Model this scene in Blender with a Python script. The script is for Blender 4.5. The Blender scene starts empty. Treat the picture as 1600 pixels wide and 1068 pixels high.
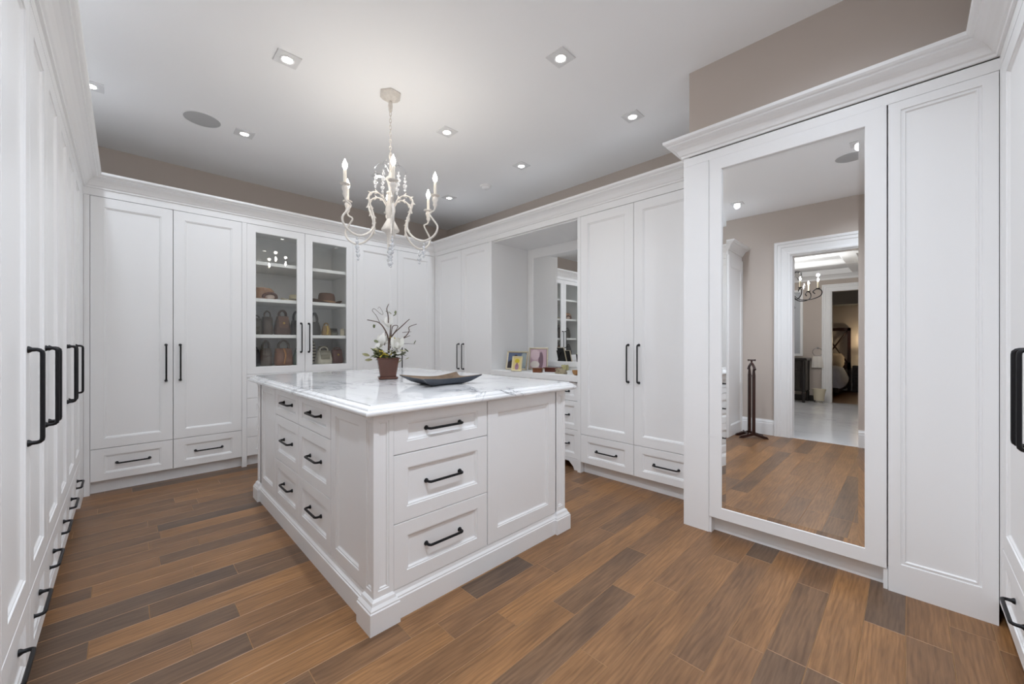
import bpy, bmesh, math, random
from mathutils import Vector, Matrix
random.seed(7)
D = bpy.data
SC = bpy.context.scene
C = SC.collection
PI = math.pi

# ------------------------------------------------------------------ camera, world, exposure
FPX = 613.0
YAW = math.atan(606 / 613.0)
cam_d = D.cameras.new('camera')
cam_d.sensor_width = 36.0
cam_d.lens = FPX / 1600 * 36.0
cam_d.clip_start = 0.01
cam = D.objects.new('camera', cam_d)
cam.location = (0, 0, 1.2)
cam.rotation_euler = (PI / 2, 0, -YAW)
C.objects.link(cam)
SC.camera = cam

world = D.worlds.new('world')
SC.world = world
world.use_nodes = True
world.node_tree.nodes['Background'].inputs[0].default_value = (0.8, 0.85, 0.9, 1)
world.node_tree.nodes['Background'].inputs[1].default_value = 0.3

SC.view_settings.view_transform = 'Standard'
SC.view_settings.look = 'None'
SC.view_settings.gamma = 1.0
SC.view_settings.use_curve_mapping = False
SC.view_settings.exposure = 0.07
SC.cycles.max_bounces = 10
SC.cycles.diffuse_bounces = 6
SC.cycles.adaptive_threshold = 0.02
SC.cycles.glossy_bounces = 5
SC.cycles.transmission_bounces = 6
SC.cycles.transparent_max_bounces = 12

DOWN_W = ((34, 84, 20), (14, 27, 17, 7), (12, 10, 9, 6), (11, 13, 12, 8))   # recessed downlights, row by row from the near wall
BULB_W = 0.7         # each chandelier bulb
BATH_W = 6.0         # each bathroom chandelier bulb
CEIL = 2.955
LAMP_COL = (.90, .985, 1.10)

# ------------------------------------------------------------------ mesh helpers
class MB:
    def __init__(s):
        s.v = []; s.f = []; s.m = []; s.mi = 0
    def add(s, vs, fs):
        o = len(s.v)
        s.v += [tuple(p) for p in vs]
        s.f += [tuple(i + o for i in f) for f in fs]
        s.m += [s.mi] * len(fs)
        return s
    def box(s, x0, x1, y0, y1, z0, z1):
        vs = [(x0,y0,z0),(x1,y0,z0),(x1,y1,z0),(x0,y1,z0),(x0,y0,z1),(x1,y0,z1),(x1,y1,z1),(x0,y1,z1)]
        return s.add(vs, [(3,2,1,0),(4,5,6,7),(0,1,5,4),(1,2,6,5),(2,3,7,6),(3,0,4,7)])
    def bbox(s, x0, x1, y0, y1, z0, z1, b=.002):
        """box with chamfered top and sides (rings in z)"""
        def ring(i, z): return [(x0+i,y0+i,z),(x1-i,y0+i,z),(x1-i,y1-i,z),(x0+i,y1-i,z)]
        return s.loft([ring(b, z0), ring(0, z0+b), ring(0, z1-b), ring(b, z1)])
    def loft(s, rings, cap=True, closed=True):
        n = len(rings[0]); vs = []; fs = []
        for r in rings: vs += r
        for k in range(len(rings)-1):
            for i in range(n if closed else n-1):
                j = (i+1) % n
                fs.append((k*n+i, k*n+j, (k+1)*n+j, (k+1)*n+i))
        if cap:
            fs.append(tuple(reversed(range(n))))
            fs.append(tuple((len(rings)-1)*n+i for i in range(n)))
        return s.add(vs, fs)
    def lathe(s, prof, n=16, at=(0,0,0), sx=1, sy=1):
        rings = [[(at[0]+r*sx*math.cos(2*PI*i/n), at[1]+r*sy*math.sin(2*PI*i/n), at[2]+z) for i in range(n)] for r, z in prof]
        return s.loft(rings)
    def tube(s, path, rad, n=8, cap=True):
        P_ = [Vector(p) for p in path]
        if not hasattr(rad, '__len__'): rad = [rad]*len(P_)
        t = (P_[1]-P_[0]).normalized()
        up = Vector((0,0,1)) if abs(t.z) < .9 else Vector((1,0,0))
        nrm = t.cross(up).normalized()
        rings = []
        for i, p in enumerate(P_):
            if i == 0: tt = (P_[1]-P_[0])
            elif i == len(P_)-1: tt = (P_[-1]-P_[-2])
            else: tt = (P_[i+1]-P_[i]).normalized() + (P_[i]-P_[i-1]).normalized()
            tt.normalize()
            nrm = (nrm - tt*nrm.dot(tt))
            if nrm.length < 1e-6: nrm = tt.orthogonal()
            nrm.normalize()
            bn = tt.cross(nrm)
            rings.append([tuple(p + (nrm*math.cos(2*PI*k/n) + bn*math.sin(2*PI*k/n))*rad[i]) for k in range(n)])
        return s.loft(rings, cap)
    def ball(s, c, r, n=10, m=6, sx=1, sy=1, sz=1):
        pr = [(max(1e-4, r*math.sin(PI*k/m)), -r*sz*math.cos(PI*k/m)) for k in range(m+1)]
        return s.lathe(pr, n, c, sx, sy)
    def xf(s, M):
        s.v = [tuple(M @ Vector(p)) for p in s.v]
        return s
    def mesh(s, name, mats, smooth=False):
        me = D.meshes.new(name)
        me.from_pydata(s.v, [], s.f)
        if not isinstance(mats, (list, tuple)): mats = [mats]
        for m in mats: me.materials.append(m)
        if len(mats) > 1: me.polygons.foreach_set('material_index', s.m)
        bm = bmesh.new(); bm.from_mesh(me)
        bmesh.ops.recalc_face_normals(bm, faces=bm.faces)
        bm.to_mesh(me); bm.free()
        if smooth:
            me.polygons.foreach_set('use_smooth', [True]*len(me.polygons))
            me.set_sharp_from_angle(angle=math.radians(smooth if smooth is not True else 50))
        me.update()
        return me

def link(name, me, parent=None, loc=(0,0,0), rot=(0,0,0)):
    o = D.objects.new(name, me)
    o.location = loc; o.rotation_euler = rot
    C.objects.link(o)
    if parent is not None: o.parent = parent
    return o
def part(name, mb, mat, parent, loc=(0,0,0), rot=(0,0,0), smooth=False):
    return link(name, mb.mesh(name, mat, smooth), parent, loc, rot)
def tag(o, label, cat, group=None):
    o['label'] = label; o['category'] = cat
    if group: o['group'] = group
    return o
def thing(name, label, cat, loc=(0,0,0), rz=0, group=None):
    o = D.objects.new(name, None); o.empty_display_size = .1
    o.location = loc; o.rotation_euler = (0,0,rz)
    C.objects.link(o)
    return tag(o, label, cat, group)
def struct(name, mb, mat, smooth=False, parent=None):
    o = part(name, mb, mat, parent, smooth=smooth)
    if parent is None: o['kind'] = 'structure'
    return o
def lamp(name, kind, loc, power, parent=None, color=(1,1,1), size=.03, **kw):
    l = D.lights.new(name, kind); l.energy = power; l.color = color
    l.shadow_soft_size = size
    for k, v in kw.items(): setattr(l, k, v)
    o = D.objects.new(name, l); o.location = loc
    C.objects.link(o)
    if parent is not None: o.parent = parent
    return o
def catmull(pts, n=6):
    P_ = [Vector(p) for p in pts]
    P_ = [P_[0]*2-P_[1]] + P_ + [P_[-1]*2-P_[-2]]
    out = []
    for i in range(1, len(P_)-2):
        a, b, c, d = P_[i-1:i+3]
        for k in range(n):
            t = k/n
            out.append(.5*((2*b) + (c-a)*t + (2*a-5*b+4*c-d)*t*t + (3*b-a-3*c+d)*t**3))
    out.append(P_[-2])
    return out

# ------------------------------------------------------------------ materials
def srgb(r, g, b):
    f = lambda c: (c/255/12.92) if c/255 <= .04045 else ((c/255+.055)/1.055)**2.4
    return (f(r), f(g), f(b), 1)
MATS = {}
def mat(name, col, rough=.5, metal=0, noise=0, nscale=20, bump=0, spec=.5, coat=0):
    if name in MATS: return MATS[name]
    m = D.materials.new(name); m.use_nodes = True
    nt = m.node_tree; b = nt.nodes['Principled BSDF']
    b.inputs['Base Color'].default_value = col
    b.inputs['Roughness'].default_value = rough
    b.inputs['Metallic'].default_value = metal
    b.inputs['Specular IOR Level'].default_value = spec
    b.inputs['Coat Weight'].default_value = coat
    if noise or bump:
        tc = nt.nodes.new('ShaderNodeTexCoord')
        nz = nt.nodes.new('ShaderNodeTexNoise'); nz.inputs['Scale'].default_value = nscale
        nz.inputs['Detail'].default_value = 4
        nt.links.new(tc.outputs['Object'], nz.inputs['Vector'])
        if noise:
            mx = nt.nodes.new('ShaderNodeMix'); mx.data_type = 'RGBA'
            mx.inputs[6].default_value = tuple(c*(1-noise) for c in col[:3]) + (1,)
            mx.inputs[7].default_value = tuple(min(1, c*(1+noise)) for c in col[:3]) + (1,)
            nt.links.new(nz.outputs['Fac'], mx.inputs[0])
            nt.links.new(mx.outputs[2], b.inputs['Base Color'])
        if bump:
            bp = nt.nodes.new('ShaderNodeBump'); bp.inputs['Strength'].default_value = bump
            bp.inputs['Distance'].default_value = .002
            nt.links.new(nz.outputs['Fac'], bp.inputs['Height'])
            nt.links.new(bp.outputs[0], b.inputs['Normal'])
    MATS[name] = m
    return m
def emis(name, col, strength):
    m = D.materials.new(name); m.use_nodes = True
    b = m.node_tree.nodes['Principled BSDF']
    b.inputs['Base Color'].default_value = (.9,.9,.9,1)
    b.inputs['Emission Color'].default_value = col
    b.inputs['Emission Strength'].default_value = strength
    MATS[name] = m
    return m

PAINT = mat('white_cabinet_paint', srgb(244,244,244), .38, noise=.008, nscale=3)
CEILM = mat('ceiling_paint', srgb(246,246,246), .9, noise=.01, nscale=2)
BEIGE = mat('beige_wall_paint', srgb(200,189,180), .85, noise=.012, nscale=3)
TRIMW = mat('white_trim_paint', srgb(244,244,244), .4, noise=.006, nscale=3)
BLACK = mat('black_iron', srgb(34,34,36), .42, metal=.6, noise=.1, nscale=40)
DARKW = mat('dark_mahogany', srgb(52,26,20), .3, noise=.35, nscale=30)
MIRROR = mat('mirror_silver', (.93,.94,.94,1), .0, metal=1)
CHROME = mat('chrome', (.7,.7,.72,1), .15, metal=1)
SATIN = mat('satin_nickel_plate', srgb(226,226,226), .5, metal=0)
GREYT = mat('speaker_grille', srgb(182,182,182), .8, noise=.1, nscale=300)

def glass_mat():
    m = D.materials.new('clear_glass'); m.use_nodes = True
    nt = m.node_tree; nt.nodes.clear()
    o = nt.nodes.new('ShaderNodeOutputMaterial')
    mx = nt.nodes.new('ShaderNodeMixShader')
    tr = nt.nodes.new('ShaderNodeBsdfTransparent'); tr.inputs[0].default_value = (.985,.99,.98,1)
    gl = nt.nodes.new('ShaderNodeBsdfGlossy'); gl.inputs['Roughness'].default_value = .0
    # Schlick reflectance, the same on both faces of the pane
    lw = nt.nodes.new('ShaderNodeLayerWeight'); lw.inputs[0].default_value = .5
    pw_ = nt.nodes.new('ShaderNodeMath'); pw_.operation = 'POWER'; pw_.inputs[1].default_value = 5
    fr = nt.nodes.new('ShaderNodeMath'); fr.operation = 'MULTIPLY_ADD'; fr.inputs[1].default_value = .96; fr.inputs[2].default_value = .04
    nt.links.new(lw.outputs['Facing'], pw_.inputs[0]); nt.links.new(pw_.outputs[0], fr.inputs[0])
    nt.links.new(fr.outputs[0], mx.inputs[0]); nt.links.new(tr.outputs[0], mx.inputs[1])
    nt.links.new(gl.outputs[0], mx.inputs[2]); nt.links.new(mx.outputs[0], o.inputs[0])
    return m
GLASS = glass_mat()
def crystal_mat():
    m = D.materials.new('crystal'); m.use_nodes = True
    b = m.node_tree.nodes['Principled BSDF']
    b.inputs['Base Color'].default_value = (.97,.98,1,1)
    b.inputs['Roughness'].default_value = .02
    b.inputs['Transmission Weight'].default_value = .55
    b.inputs['IOR'].default_value = 1.5
    return m
CRYSTAL = crystal_mat()

def wood_floor_mat():
    m = D.materials.new('oak_plank'); m.use_nodes = True
    nt = m.node_tree; N = nt.nodes; L = nt.links
    b = N['Principled BSDF']
    oi = N.new('ShaderNodeObjectInfo'); ge = N.new('ShaderNodeNewGeometry')
    off = N.new('ShaderNodeVectorMath'); off.operation = 'SCALE'; off.inputs[0].default_value = (37, 91, 13)
    L.new(oi.outputs['Random'], off.inputs['Scale'])
    ad = N.new('ShaderNodeVectorMath'); ad.operation = 'ADD'
    L.new(ge.outputs['Position'], ad.inputs[0]); L.new(off.outputs[0], ad.inputs[1])
    def mapped(sc):
        mp = N.new('ShaderNodeMapping'); mp.inputs['Scale'].default_value = sc
        L.new(ad.outputs[0], mp.inputs['Vector']); return mp
    def noise(sc, scale, det=5, dist=0):
        n = N.new('ShaderNodeTexNoise'); n.inputs['Scale'].default_value = scale
        n.inputs['Detail'].default_value = det; n.inputs['Distortion'].default_value = dist
        L.new(mapped(sc).outputs[0], n.inputs['Vector']); return n
    fine = noise((2.2, 42, 1), 3.0, 6)
    cloud = noise((1.6, 5, 1), 1.6, 3)
    wav = N.new('ShaderNodeTexWave'); wav.wave_type = 'BANDS'; wav.bands_direction = 'Y'
    wav.inputs['Scale'].default_value = 13; wav.inputs['Distortion'].default_value = 16
    wav.inputs['Detail'].default_value = 3; wav.inputs['Detail Scale'].default_value = .9
    L.new(mapped((.2, 1.0, 1)).outputs[0], wav.inputs['Vector'])
    def ramp(node, sock, p0, c0, p1, c1):
        r = N.new('ShaderNodeValToRGB'); r.color_ramp.elements[0].position = p0; r.color_ramp.elements[0].color = c0
        r.color_ramp.elements[1].position = p1; r.color_ramp.elements[1].color = c1
        L.new(node.outputs[sock], r.inputs[0]); return r
    def mul(a, bsock, fac=1.0):
        x = N.new('ShaderNodeMix'); x.data_type = 'RGBA'; x.blend_type = 'MULTIPLY'; x.inputs[0].default_value = fac
        L.new(a, x.inputs[6]); L.new(bsock, x.inputs[7]); return x.outputs[2]
    c = oi.outputs['Color']
    c = mul(c, ramp(fine, 'Fac', .30, (.72,.69,.66,1), .68, (1.10,1.09,1.08,1)).outputs[0])
    c = mul(c, ramp(cloud, 'Fac', .3, (.76,.76,.78,1), .7, (1.16,1.14,1.08,1)).outputs[0])
    c = mul(c, ramp(wav, 'Fac', .15, (.70,.67,.64,1), .6, (1.06,1.06,1.05,1)).outputs[0], .38)
    L.new(c, b.inputs['Base Color'])
    b.inputs['Roughness'].default_value = .36
    b.inputs['Specular IOR Level'].default_value = .4
    bp = N.new('ShaderNodeBump'); bp.inputs['Strength'].default_value = .12; bp.inputs['Distance'].default_value = .001
    L.new(fine.outputs['Fac'], bp.inputs['Height']); L.new(bp.outputs[0], b.inputs['Normal'])
    return m
OAK = wood_floor_mat()
OAKEDGE = mat('oak_edge_highlight', srgb(164,126,88), .4, noise=.15, nscale=8)  # light caught on the plank bevels, painted as a paler edge colour

def marble_mat(name, base, vein, rough, scale=1.0, amount=.6):
    m = D.materials.new(name); m.use_nodes = True
    nt = m.node_tree; N = nt.nodes; L = nt.links; b = N['Principled BSDF']
    ge = N.new('ShaderNodeNewGeometry')
    mp = N.new('ShaderNodeMapping'); mp.inputs['Scale'].default_value = (2.0*scale, 1.0*scale, 2.0*scale)
    mp.inputs['Rotation'].default_value = (0, 0, .75)
    L.new(ge.outputs['Position'], mp.inputs['Vector'])
    n1 = N.new('ShaderNodeTexNoise'); n1.inputs['Scale'].default_value = 2.4; n1.inputs['Detail'].default_value = 8
    n1.inputs['Roughness'].default_value = .62; n1.inputs['Distortion'].default_value = 1.2
    n2 = N.new('ShaderNodeTexNoise'); n2.inputs['Scale'].default_value = 1.3; n2.inputs['Detail'].default_value = 5
    n2.inputs['Distortion'].default_value = .6
    L.new(mp.outputs[0], n1.inputs['Vector']); L.new(mp.outputs[0], n2.inputs['Vector'])
    # thin veins: |n-0.5|
    s_ = N.new('ShaderNodeMath'); s_.operation = 'SUBTRACT'; s_.inputs[1].default_value = .5
    a_ = N.new('ShaderNodeMath'); a_.operation = 'ABSOLUTE'
    L.new(n1.outputs['Fac'], s_.inputs[0]); L.new(s_.outputs[0], a_.inputs[0])
    r = N.new('ShaderNodeValToRGB'); r.color_ramp.elements[0].position = 0; r.color_ramp.elements[0].color = (1,1,1,1)
    r.color_ramp.elements[1].position = .035; r.color_ramp.elements[1].color = (0,0,0,1)
    L.new(a_.outputs[0], r.inputs[0])
    r2 = N.new('ShaderNodeValToRGB'); r2.color_ramp.elements[0].position = .45; r2.color_ramp.elements[0].color = (0,0,0,1)
    r2.color_ramp.elements[1].position = .75; r2.color_ramp.elements[1].color = (1,1,1,1)
    L.new(n2.outputs['Fac'], r2.inputs[0])
    k = N.new('ShaderNodeMath'); k.operation = 'MULTIPLY'; k.inputs[1].default_value = amount
    L.new(r.outputs[0], k.inputs[0])
    k3 = N.new('ShaderNodeMath'); k3.operation = 'MULTIPLY'; L.new(k.outputs[0], k3.inputs[0]); L.new(r2.outputs[0], k3.inputs[1])
    k2 = N.new('ShaderNodeMath'); k2.operation = 'MULTIPLY_ADD'; k2.inputs[1].default_value = .22*amount
    L.new(r2.outputs[0], k2.inputs[0]); L.new(k3.outputs[0], k2.inputs[2])
    k2.use_clamp = True
    mx = N.new('ShaderNodeMix'); mx.data_type = 'RGBA'; mx.inputs[6].default_value = base; mx.inputs[7].default_value = vein
    L.new(k2.outputs[0], mx.inputs[0]); L.new(mx.outputs[2], b.inputs['Base Color'])
    b.inputs['Roughness'].default_value = rough
    return m
MARBLE = marble_mat('white_marble', srgb(236,236,236), srgb(128,130,134), .07, 1.0, .95)
BATHMARBLE = marble_mat('pale_floor_marble', srgb(225,226,228), srgb(170,172,176), .12, .6, .6)

# ------------------------------------------------------------------ the room shell
XW_R, XW_L, YW_B, YW_N = 3.61, -0.825, 5.106, -0.87     # inner wall faces
FB, FR, FL, FN, FM = 4.49, 2.975, -0.225, -0.27, 2.63     # cabinet face planes: back, right, left, near, mirror unit
END_L = 1.63                                              # near end of the left cabinets
WT = .12
DOOR_Y0, DOOR_Y1, DOOR_Z = .17, 1.07, 2.35

fl = struct('floor', MB().box(XW_L-.02, XW_R, YW_N, YW_B, -.06, -.013), mat('subfloor', srgb(60,45,34), .8, noise=.1))
struct('ceiling', MB().box(XW_L-WT, XW_R+WT, YW_N-WT, YW_B+WT, CEIL, CEIL+.1), CEILM)
struct('wall_back', MB().box(XW_L-WT, XW_R+WT, YW_B, YW_B+WT, 0, CEIL), BEIGE)
struct('wall_right', MB().box(XW_R, XW_R+WT, YW_N-WT, YW_B, 0, CEIL), BEIGE)
struct('wall_near', MB().box(XW_L-WT, XW_R, YW_N-WT, YW_N, 0, CEIL), BEIGE)
wl = MB()
wl.box(XW_L-WT, XW_L, YW_N, DOOR_Y0, 0, CEIL)
wl.box(XW_L-WT, XW_L, DOOR_Y1, YW_B, 0, CEIL)
wl.box(XW_L-WT, XW_L, DOOR_Y0, DOOR_Y1, DOOR_Z, CEIL)
struct('wall_left', wl, BEIGE)
# the boxed-out wall over the mirror unit
struct('wall_right_bulkhead', MB().box(FM, XW_R, YW_N, 1.01, 2.40, CEIL), BEIGE)

# oak planks, running along x
ROW, ROW0 = .128, .009
ENDS = [(0.16,3.29),(0.32,3.06),(0.42,2.53),(0.26,2.65),(-0.11,2.79),(0.08,2.41),(0.19,2.04),(-0.1,2.2),(0.36,1.92),(0.48,1.52),(0.58,4.13),(1.17,1.52),(1.57,1.43),(1.18,1.18),(0.95,1.34),(0.83,1.44),(1.41,1.06),(1.72,.93),(1.27,.8),(1.5,.57),(2.27,.07),(1.79,.31),(2.49,.63)]
TONES = [(0.34,2.54,-1),(0.04,2.33,-1),(0.04,2.12,-.8),(0.57,2.3,-.7),(0.14,2.3,.8),(0.24,3.24,1),(0.43,1.79,1),(0.34,2.62,.8),(1.42,1.44,-1),(1.61,.93,-.5),(0.83,1.37,.8),(1.19,.84,.7),(1.82,.94,.5),(2.6,.58,-1),(2.37,.06,-.9),(1.77,.31,-.7),(2.15,.07,.7)]
def plank_mesh(x0, x1, y0, y1):
    g, bv, zt = .0003, .0014, 0.0
    x0 += g; x1 -= g; y0 += g; y1 -= g
    r = lambda i, z: [(x0+i,y0+i,z),(x1-i,y0+i,z),(x1-i,y1-i,z),(x0+i,y1-i,z)]
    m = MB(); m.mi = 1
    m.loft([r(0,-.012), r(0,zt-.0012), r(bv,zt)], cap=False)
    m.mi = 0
    m.add(r(bv,zt), [(0,1,2,3)])
    return m
def tone_col(t):
    dark, mid, gold = (106,86,71), (137,102,72), (158,116,76)
    a, b_, k = (mid, gold, t) if t > 0 else (mid, dark, -t)
    return srgb(*[a[i]+(b_[i]-a[i])*k for i in range(3)])
k0 = int(math.floor((YW_N-ROW0)/ROW)); k1 = int(math.ceil((4.62-ROW0)/ROW))
rp = random.Random(11)
for k in range(k0, k1):
    y0 = ROW0 + k*ROW; y1 = y0 + ROW
    y0c = max(y0, YW_N); 
    ends = sorted(x for x, y in ENDS if y0 <= y < y1)
    pts = [XW_L-.02] + ends + [XW_R]
    full = [pts[0]]
    for a, b_ in zip(pts[:-1], pts[1:]):
        x = a
        while b_ - x > 1.75:
            st = rp.uniform(.55, 1.45)
            if b_ - (x+st) < .4: break
            x += st; full.append(x)
        full.append(b_)
    for a, b_ in zip(full[:-1], full[1:]):
        if a > 3.1 and y0 > 1.1: continue
        t = max(-1, min(1, rp.gauss(0.05, .45)))
        for tx, ty, tt in TONES:
            if a <= tx < b_ and y0 <= ty < y1: t = tt
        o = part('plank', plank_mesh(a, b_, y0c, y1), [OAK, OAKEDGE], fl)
        o.color = tone_col(t)

# baseboards and door casing on the left wall
def board_profile(mb, x, y0, y1, d, hh=.2):
    """baseboard against the wall face x, projecting to +x by d"""
    pr = [(0,0),(d,0),(d,hh-.05),(d-.004,hh-.045),(d-.004,hh-.025),(d-.010,hh-.012),(d-.012,hh),(0,hh)]
    mb.loft([[(x+a, y0, z) for a, z in pr], [(x+a, y1, z) for a, z in pr]])
    return mb
CASW = .175
struct('baseboard_left', board_profile(MB(), XW_L, DOOR_Y1+CASW, END_L-.002, .02), TRIMW)
struct('baseboard_left_near', board_profile(MB(), XW_L, YW_N, DOOR_Y0-CASW, .02), TRIMW)
def casing_profile(w):   # across the width: (offset from the opening, projection)
    return [(0,0),(0,.018),(.012,.022),(.03,.022),(.034,.018),(w*.55,.022),(w*.6,.03),(w*.78,.032),(w*.82,.04),(w-.008,.042),(w,.036),(w,0)]
def casing(name, x, sgn, y0, y1, zt, w):
    """door casing on the plane x, proud towards sgn*x"""
    pr = casing_profile(w)
    a = D.objects.new(name, None); C.objects.link(a); a['kind'] = 'structure'
    A = [(x+sgn*p, y1+o, 0) for o, p in pr]; B = [(x+sgn*p, y1+o, zt+o) for o, p in pr]
    part('side_casing', MB().loft([A, B]), TRIMW, a)
    A2 = [(x+sgn*p, y0-o, 0) for o, p in pr]; B2 = [(x+sgn*p, y0-o, zt+o) for o, p in pr]
    part('side_casing', MB().loft([A2, B2]), TRIMW, a)
    part('head_casing', MB().loft([B2, B]), TRIMW, a)
    return a
d1 = casing('door_1', XW_L, 1, DOOR_Y0, DOOR_Y1, DOOR_Z, CASW)
jb = MB(); jt = .018
jb.box(XW_L-WT-.02, XW_L+.0, DOOR_Y1-jt, DOOR_Y1+.002, 0, DOOR_Z)
part('jamb', jb, TRIMW, d1)
jb = MB(); jb.box(XW_L-WT-.02, XW_L+.0, DOOR_Y0-.002, DOOR_Y0+jt, 0, DOOR_Z); part('jamb', jb, TRIMW, d1)
jb = MB(); jb.box(XW_L-WT-.02, XW_L+.0, DOOR_Y0+jt, DOOR_Y1-jt, DOOR_Z-jt, DOOR_Z+.002); part('head_jamb', jb, TRIMW, d1)
part('threshold', MB().bbox(XW_L-WT-.02, XW_L-.02, DOOR_Y0, DOOR_Y1, -.012, .004), BATHMARBLE, d1)

# crown moulding over the cabinets, one run per wall, mitred
CR = [(-.03,2.349),(0,2.349),(0,2.405),(.010,2.407),(.012,2.418),(.020,2.424),(.026,2.436),(.036,2.452),(.052,2.468),(.070,2.477),(.078,2.479),(.080,2.487),(.090,2.490),(.098,2.498),(.100,2.514),(-.03,2.514)]
cpath = [(.3,FN),(FM,FN),(FM,1.046),(FR,1.046),(FR,FB),(FL,FB),(FL,END_L),(XW_L+.002,END_L)]
def seg_n(a, b): 
    d = (Vector(b)-Vector(a)).normalized(); return Vector((-d.y, d.x))
norms = [seg_n(cpath[i], cpath[i+1]) for i in range(len(cpath)-1)]
def mitre(i):
    if i == 0: return norms[0]
    if i == len(cpath)-1: return norms[-1]
    a, b_ = norms[i-1], norms[i]
    return (a+b_)/(1+a.dot(b_))
for i in range(len(cpath)-1):
    rings = []
    for j in (i, i+1):
        m_ = mitre(j); p = Vector(cpath[j])
        rings.append([(p.x+m_.x*o, p.y+m_.y*o, z) for o, z in CR])
    struct('trim_%d' % (i+1), MB().loft(rings), TRIMW)

# ------------------------------------------------------------------ cabinet parts
_cache = {}
def cached(key, fn):
    if key not in _cache: _cache[key] = fn()
    return _cache[key]
def panel_rings(w, h, t, fx, fz, rec=.008, bev=.0015):
    R = lambda ix, iz, y: [(ix,y,iz),(w-ix,y,iz),(w-ix,y,h-iz),(ix,y,h-iz)]
    return MB().loft([R(0,0,0), R(0,0,-t+bev), R(bev,bev,-t), R(fx,fz,-t), R(fx+.0015,fz+.0015,-t+.0045),
                      R(fx+.007,fz+.007,-t+.0045), R(fx+.013,fz+.013,-t+rec+.002), R(fx+.018,fz+.018,-t+rec+.003)])
def panel_mesh(w, h, t=.02, fx=.075, fz=.075, rec=.008, m=None):
    m = m or PAINT
    key = ('panel', round(w,4), round(h,4), t, fx, fz, rec, m.name)
    return cached(key, lambda: panel_rings(w, h, t, fx, fz, rec).mesh('panel', m))
def handle_mesh(L, vertical):
    def make():
        o, r = .032, .0062
        p = [(0,0),(.003,0),(.010,0),(.020,0),(o-.006,.002),(o-.001,.007),(o,.015),(o,L-.015),(o-.001,L-.007),(o-.006,L-.002),(.020,L),(.010,L),(.003,L),(0,L)]
        rr = [.0115,.0115,.0068,r,r,r,r,r,r,r,r,.0068,.0115,.0115]
        path = [(0,-a,b_) if vertical else (b_,-a,0) for a, b_ in p]
        return MB().tube(path, rr, 8).mesh('handle', BLACK, 60)
    return cached(('handle', round(L,3), vertical), make)
T = .021
DZ0, DZ1, WZ0, WZ1 = .357, 2.345, .102, .353
HZ, HL = .868, .307
def add_handle(parent, x, z, L, vertical, y=-T):
    return link('handle', handle_mesh(L, vertical), parent, (x, y, z))
def add_door(root, x0, x1, z0, z1, handle=None, hz=HZ, hl=HL, fx=.075, fz=.075, g=.002, y=T):
    w = x1-x0-2*g
    d = link('door', panel_mesh(w, z1-z0, T, fx, fz), root, (x0+g, y, z0))
    if handle: add_handle(d, .045 if handle == 'L' else w-.045, hz-z0, hl, True)
    return d
def add_drawer(root, x0, x1, z0, z1, hl=.195, fx=.075, fz=.055, g=.002, y=T, handle=True):
    w = x1-x0-2*g
    d = link('drawer', panel_mesh(w, z1-z0, T, fx, fz), root, (x0+g, y, z0))
    if handle: add_handle(d, w/2-hl/2, (z1-z0)/2, hl, False, -T+.010)
    return d
def wardrobe(label, loc, rz, depth, left, cols, right, handles, group='white wardrobes around the room', drawers=True):
    r = thing('wardrobe_cabinet', label, 'wardrobe', loc, rz, group)
    W = left + sum(cols) + right
    part('body', MB().box(.001, W-.001, T+.022, depth, .1, 2.36), PAINT, r)
    part('toe_kick', MB().box(left if left < .06 else .001, W-.001, .055, .075, 0, .1), PAINT, r)
    if left: part('stile', MB().box(0, left, 0, T+.03, 0 if left < .06 else .1, 2.347), PAINT, r)
    if right: part('stile', MB().box(W-right, W, 0, T+.03, 0, 2.347), PAINT, r)
    x = left
    for w, hd in zip(cols, handles):
        add_door(r, x, x+w, DZ0, DZ1, hd)
        if drawers: add_drawer(r, x, x+w, WZ0, WZ1)
        x += w
    return r
dB, dR, dL, dN = YW_B-FB-.004, XW_R-FR-.004, FL-XW_L-.004, FN-YW_N-.004

# back wall
wardrobe('tall white two-door wardrobe with two drawers left of the glass display cabinet', (FL+.001, FB, 0), 0, dB, .033, [.494,.5], .0385, ['R','L'])
wardrobe('white two-door wardrobe right of the glass display cabinet, behind the potted flowers', (1.8735, FB, 0), 0, dB, .0365, [.517,.517], .028, ['R','L'])
# right wall (local x runs towards the camera)
wardrobe('narrow-looking white two-door wardrobe between the far corner and the dressing niche', (FR, FB-.0, 0), -PI/2, dR, .05, [.535,.515], .049, ['R','L'])
wardrobe('white two-door wardrobe with two drawers between the dressing niche and mirror unit', (FR, 2.15, 0), -PI/2, dR, .034, [.527,.535], .006, ['R','L'])
# left wall (local x runs away from the camera)
lb = [1.645, 2.075, 2.48, 2.92, 3.32, 3.77, 4.2]
lw = [b_-a for a, b_ in zip(lb[:-1], lb[1:])]
wl1 = wardrobe('white wardrobe on the left wall beside the doorway, nearest the camera', (FL, END_L, 0), PI/2, dL, .015, lw[:1], 0, ['R'])
part('end_panel', panel_rings(dL+FL*0-.004, 2.345-.004, .012, .08, .14), PAINT, wl1, (.0, .6-.004, .004), (0, 0, -PI/2))
wardrobe('second white two-door wardrobe along the left wall, counting from the camera', (FL, lb[1]+.0005, 0), PI/2, dL, 0, lw[1:3], 0, ['R','L'])
wardrobe('third white two-door wardrobe along the left wall, counting from the camera', (FL, lb[3]+.001, 0), PI/2, dL, 0, lw[3:5], 0, ['R','L'])
wardrobe('single-door white wardrobe at the far end of the left wall', (FL, lb[5]+.0015, 0), PI/2, dL, 0, lw[5:6], FB-.001-.003-lb[6], ['L'])
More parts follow.
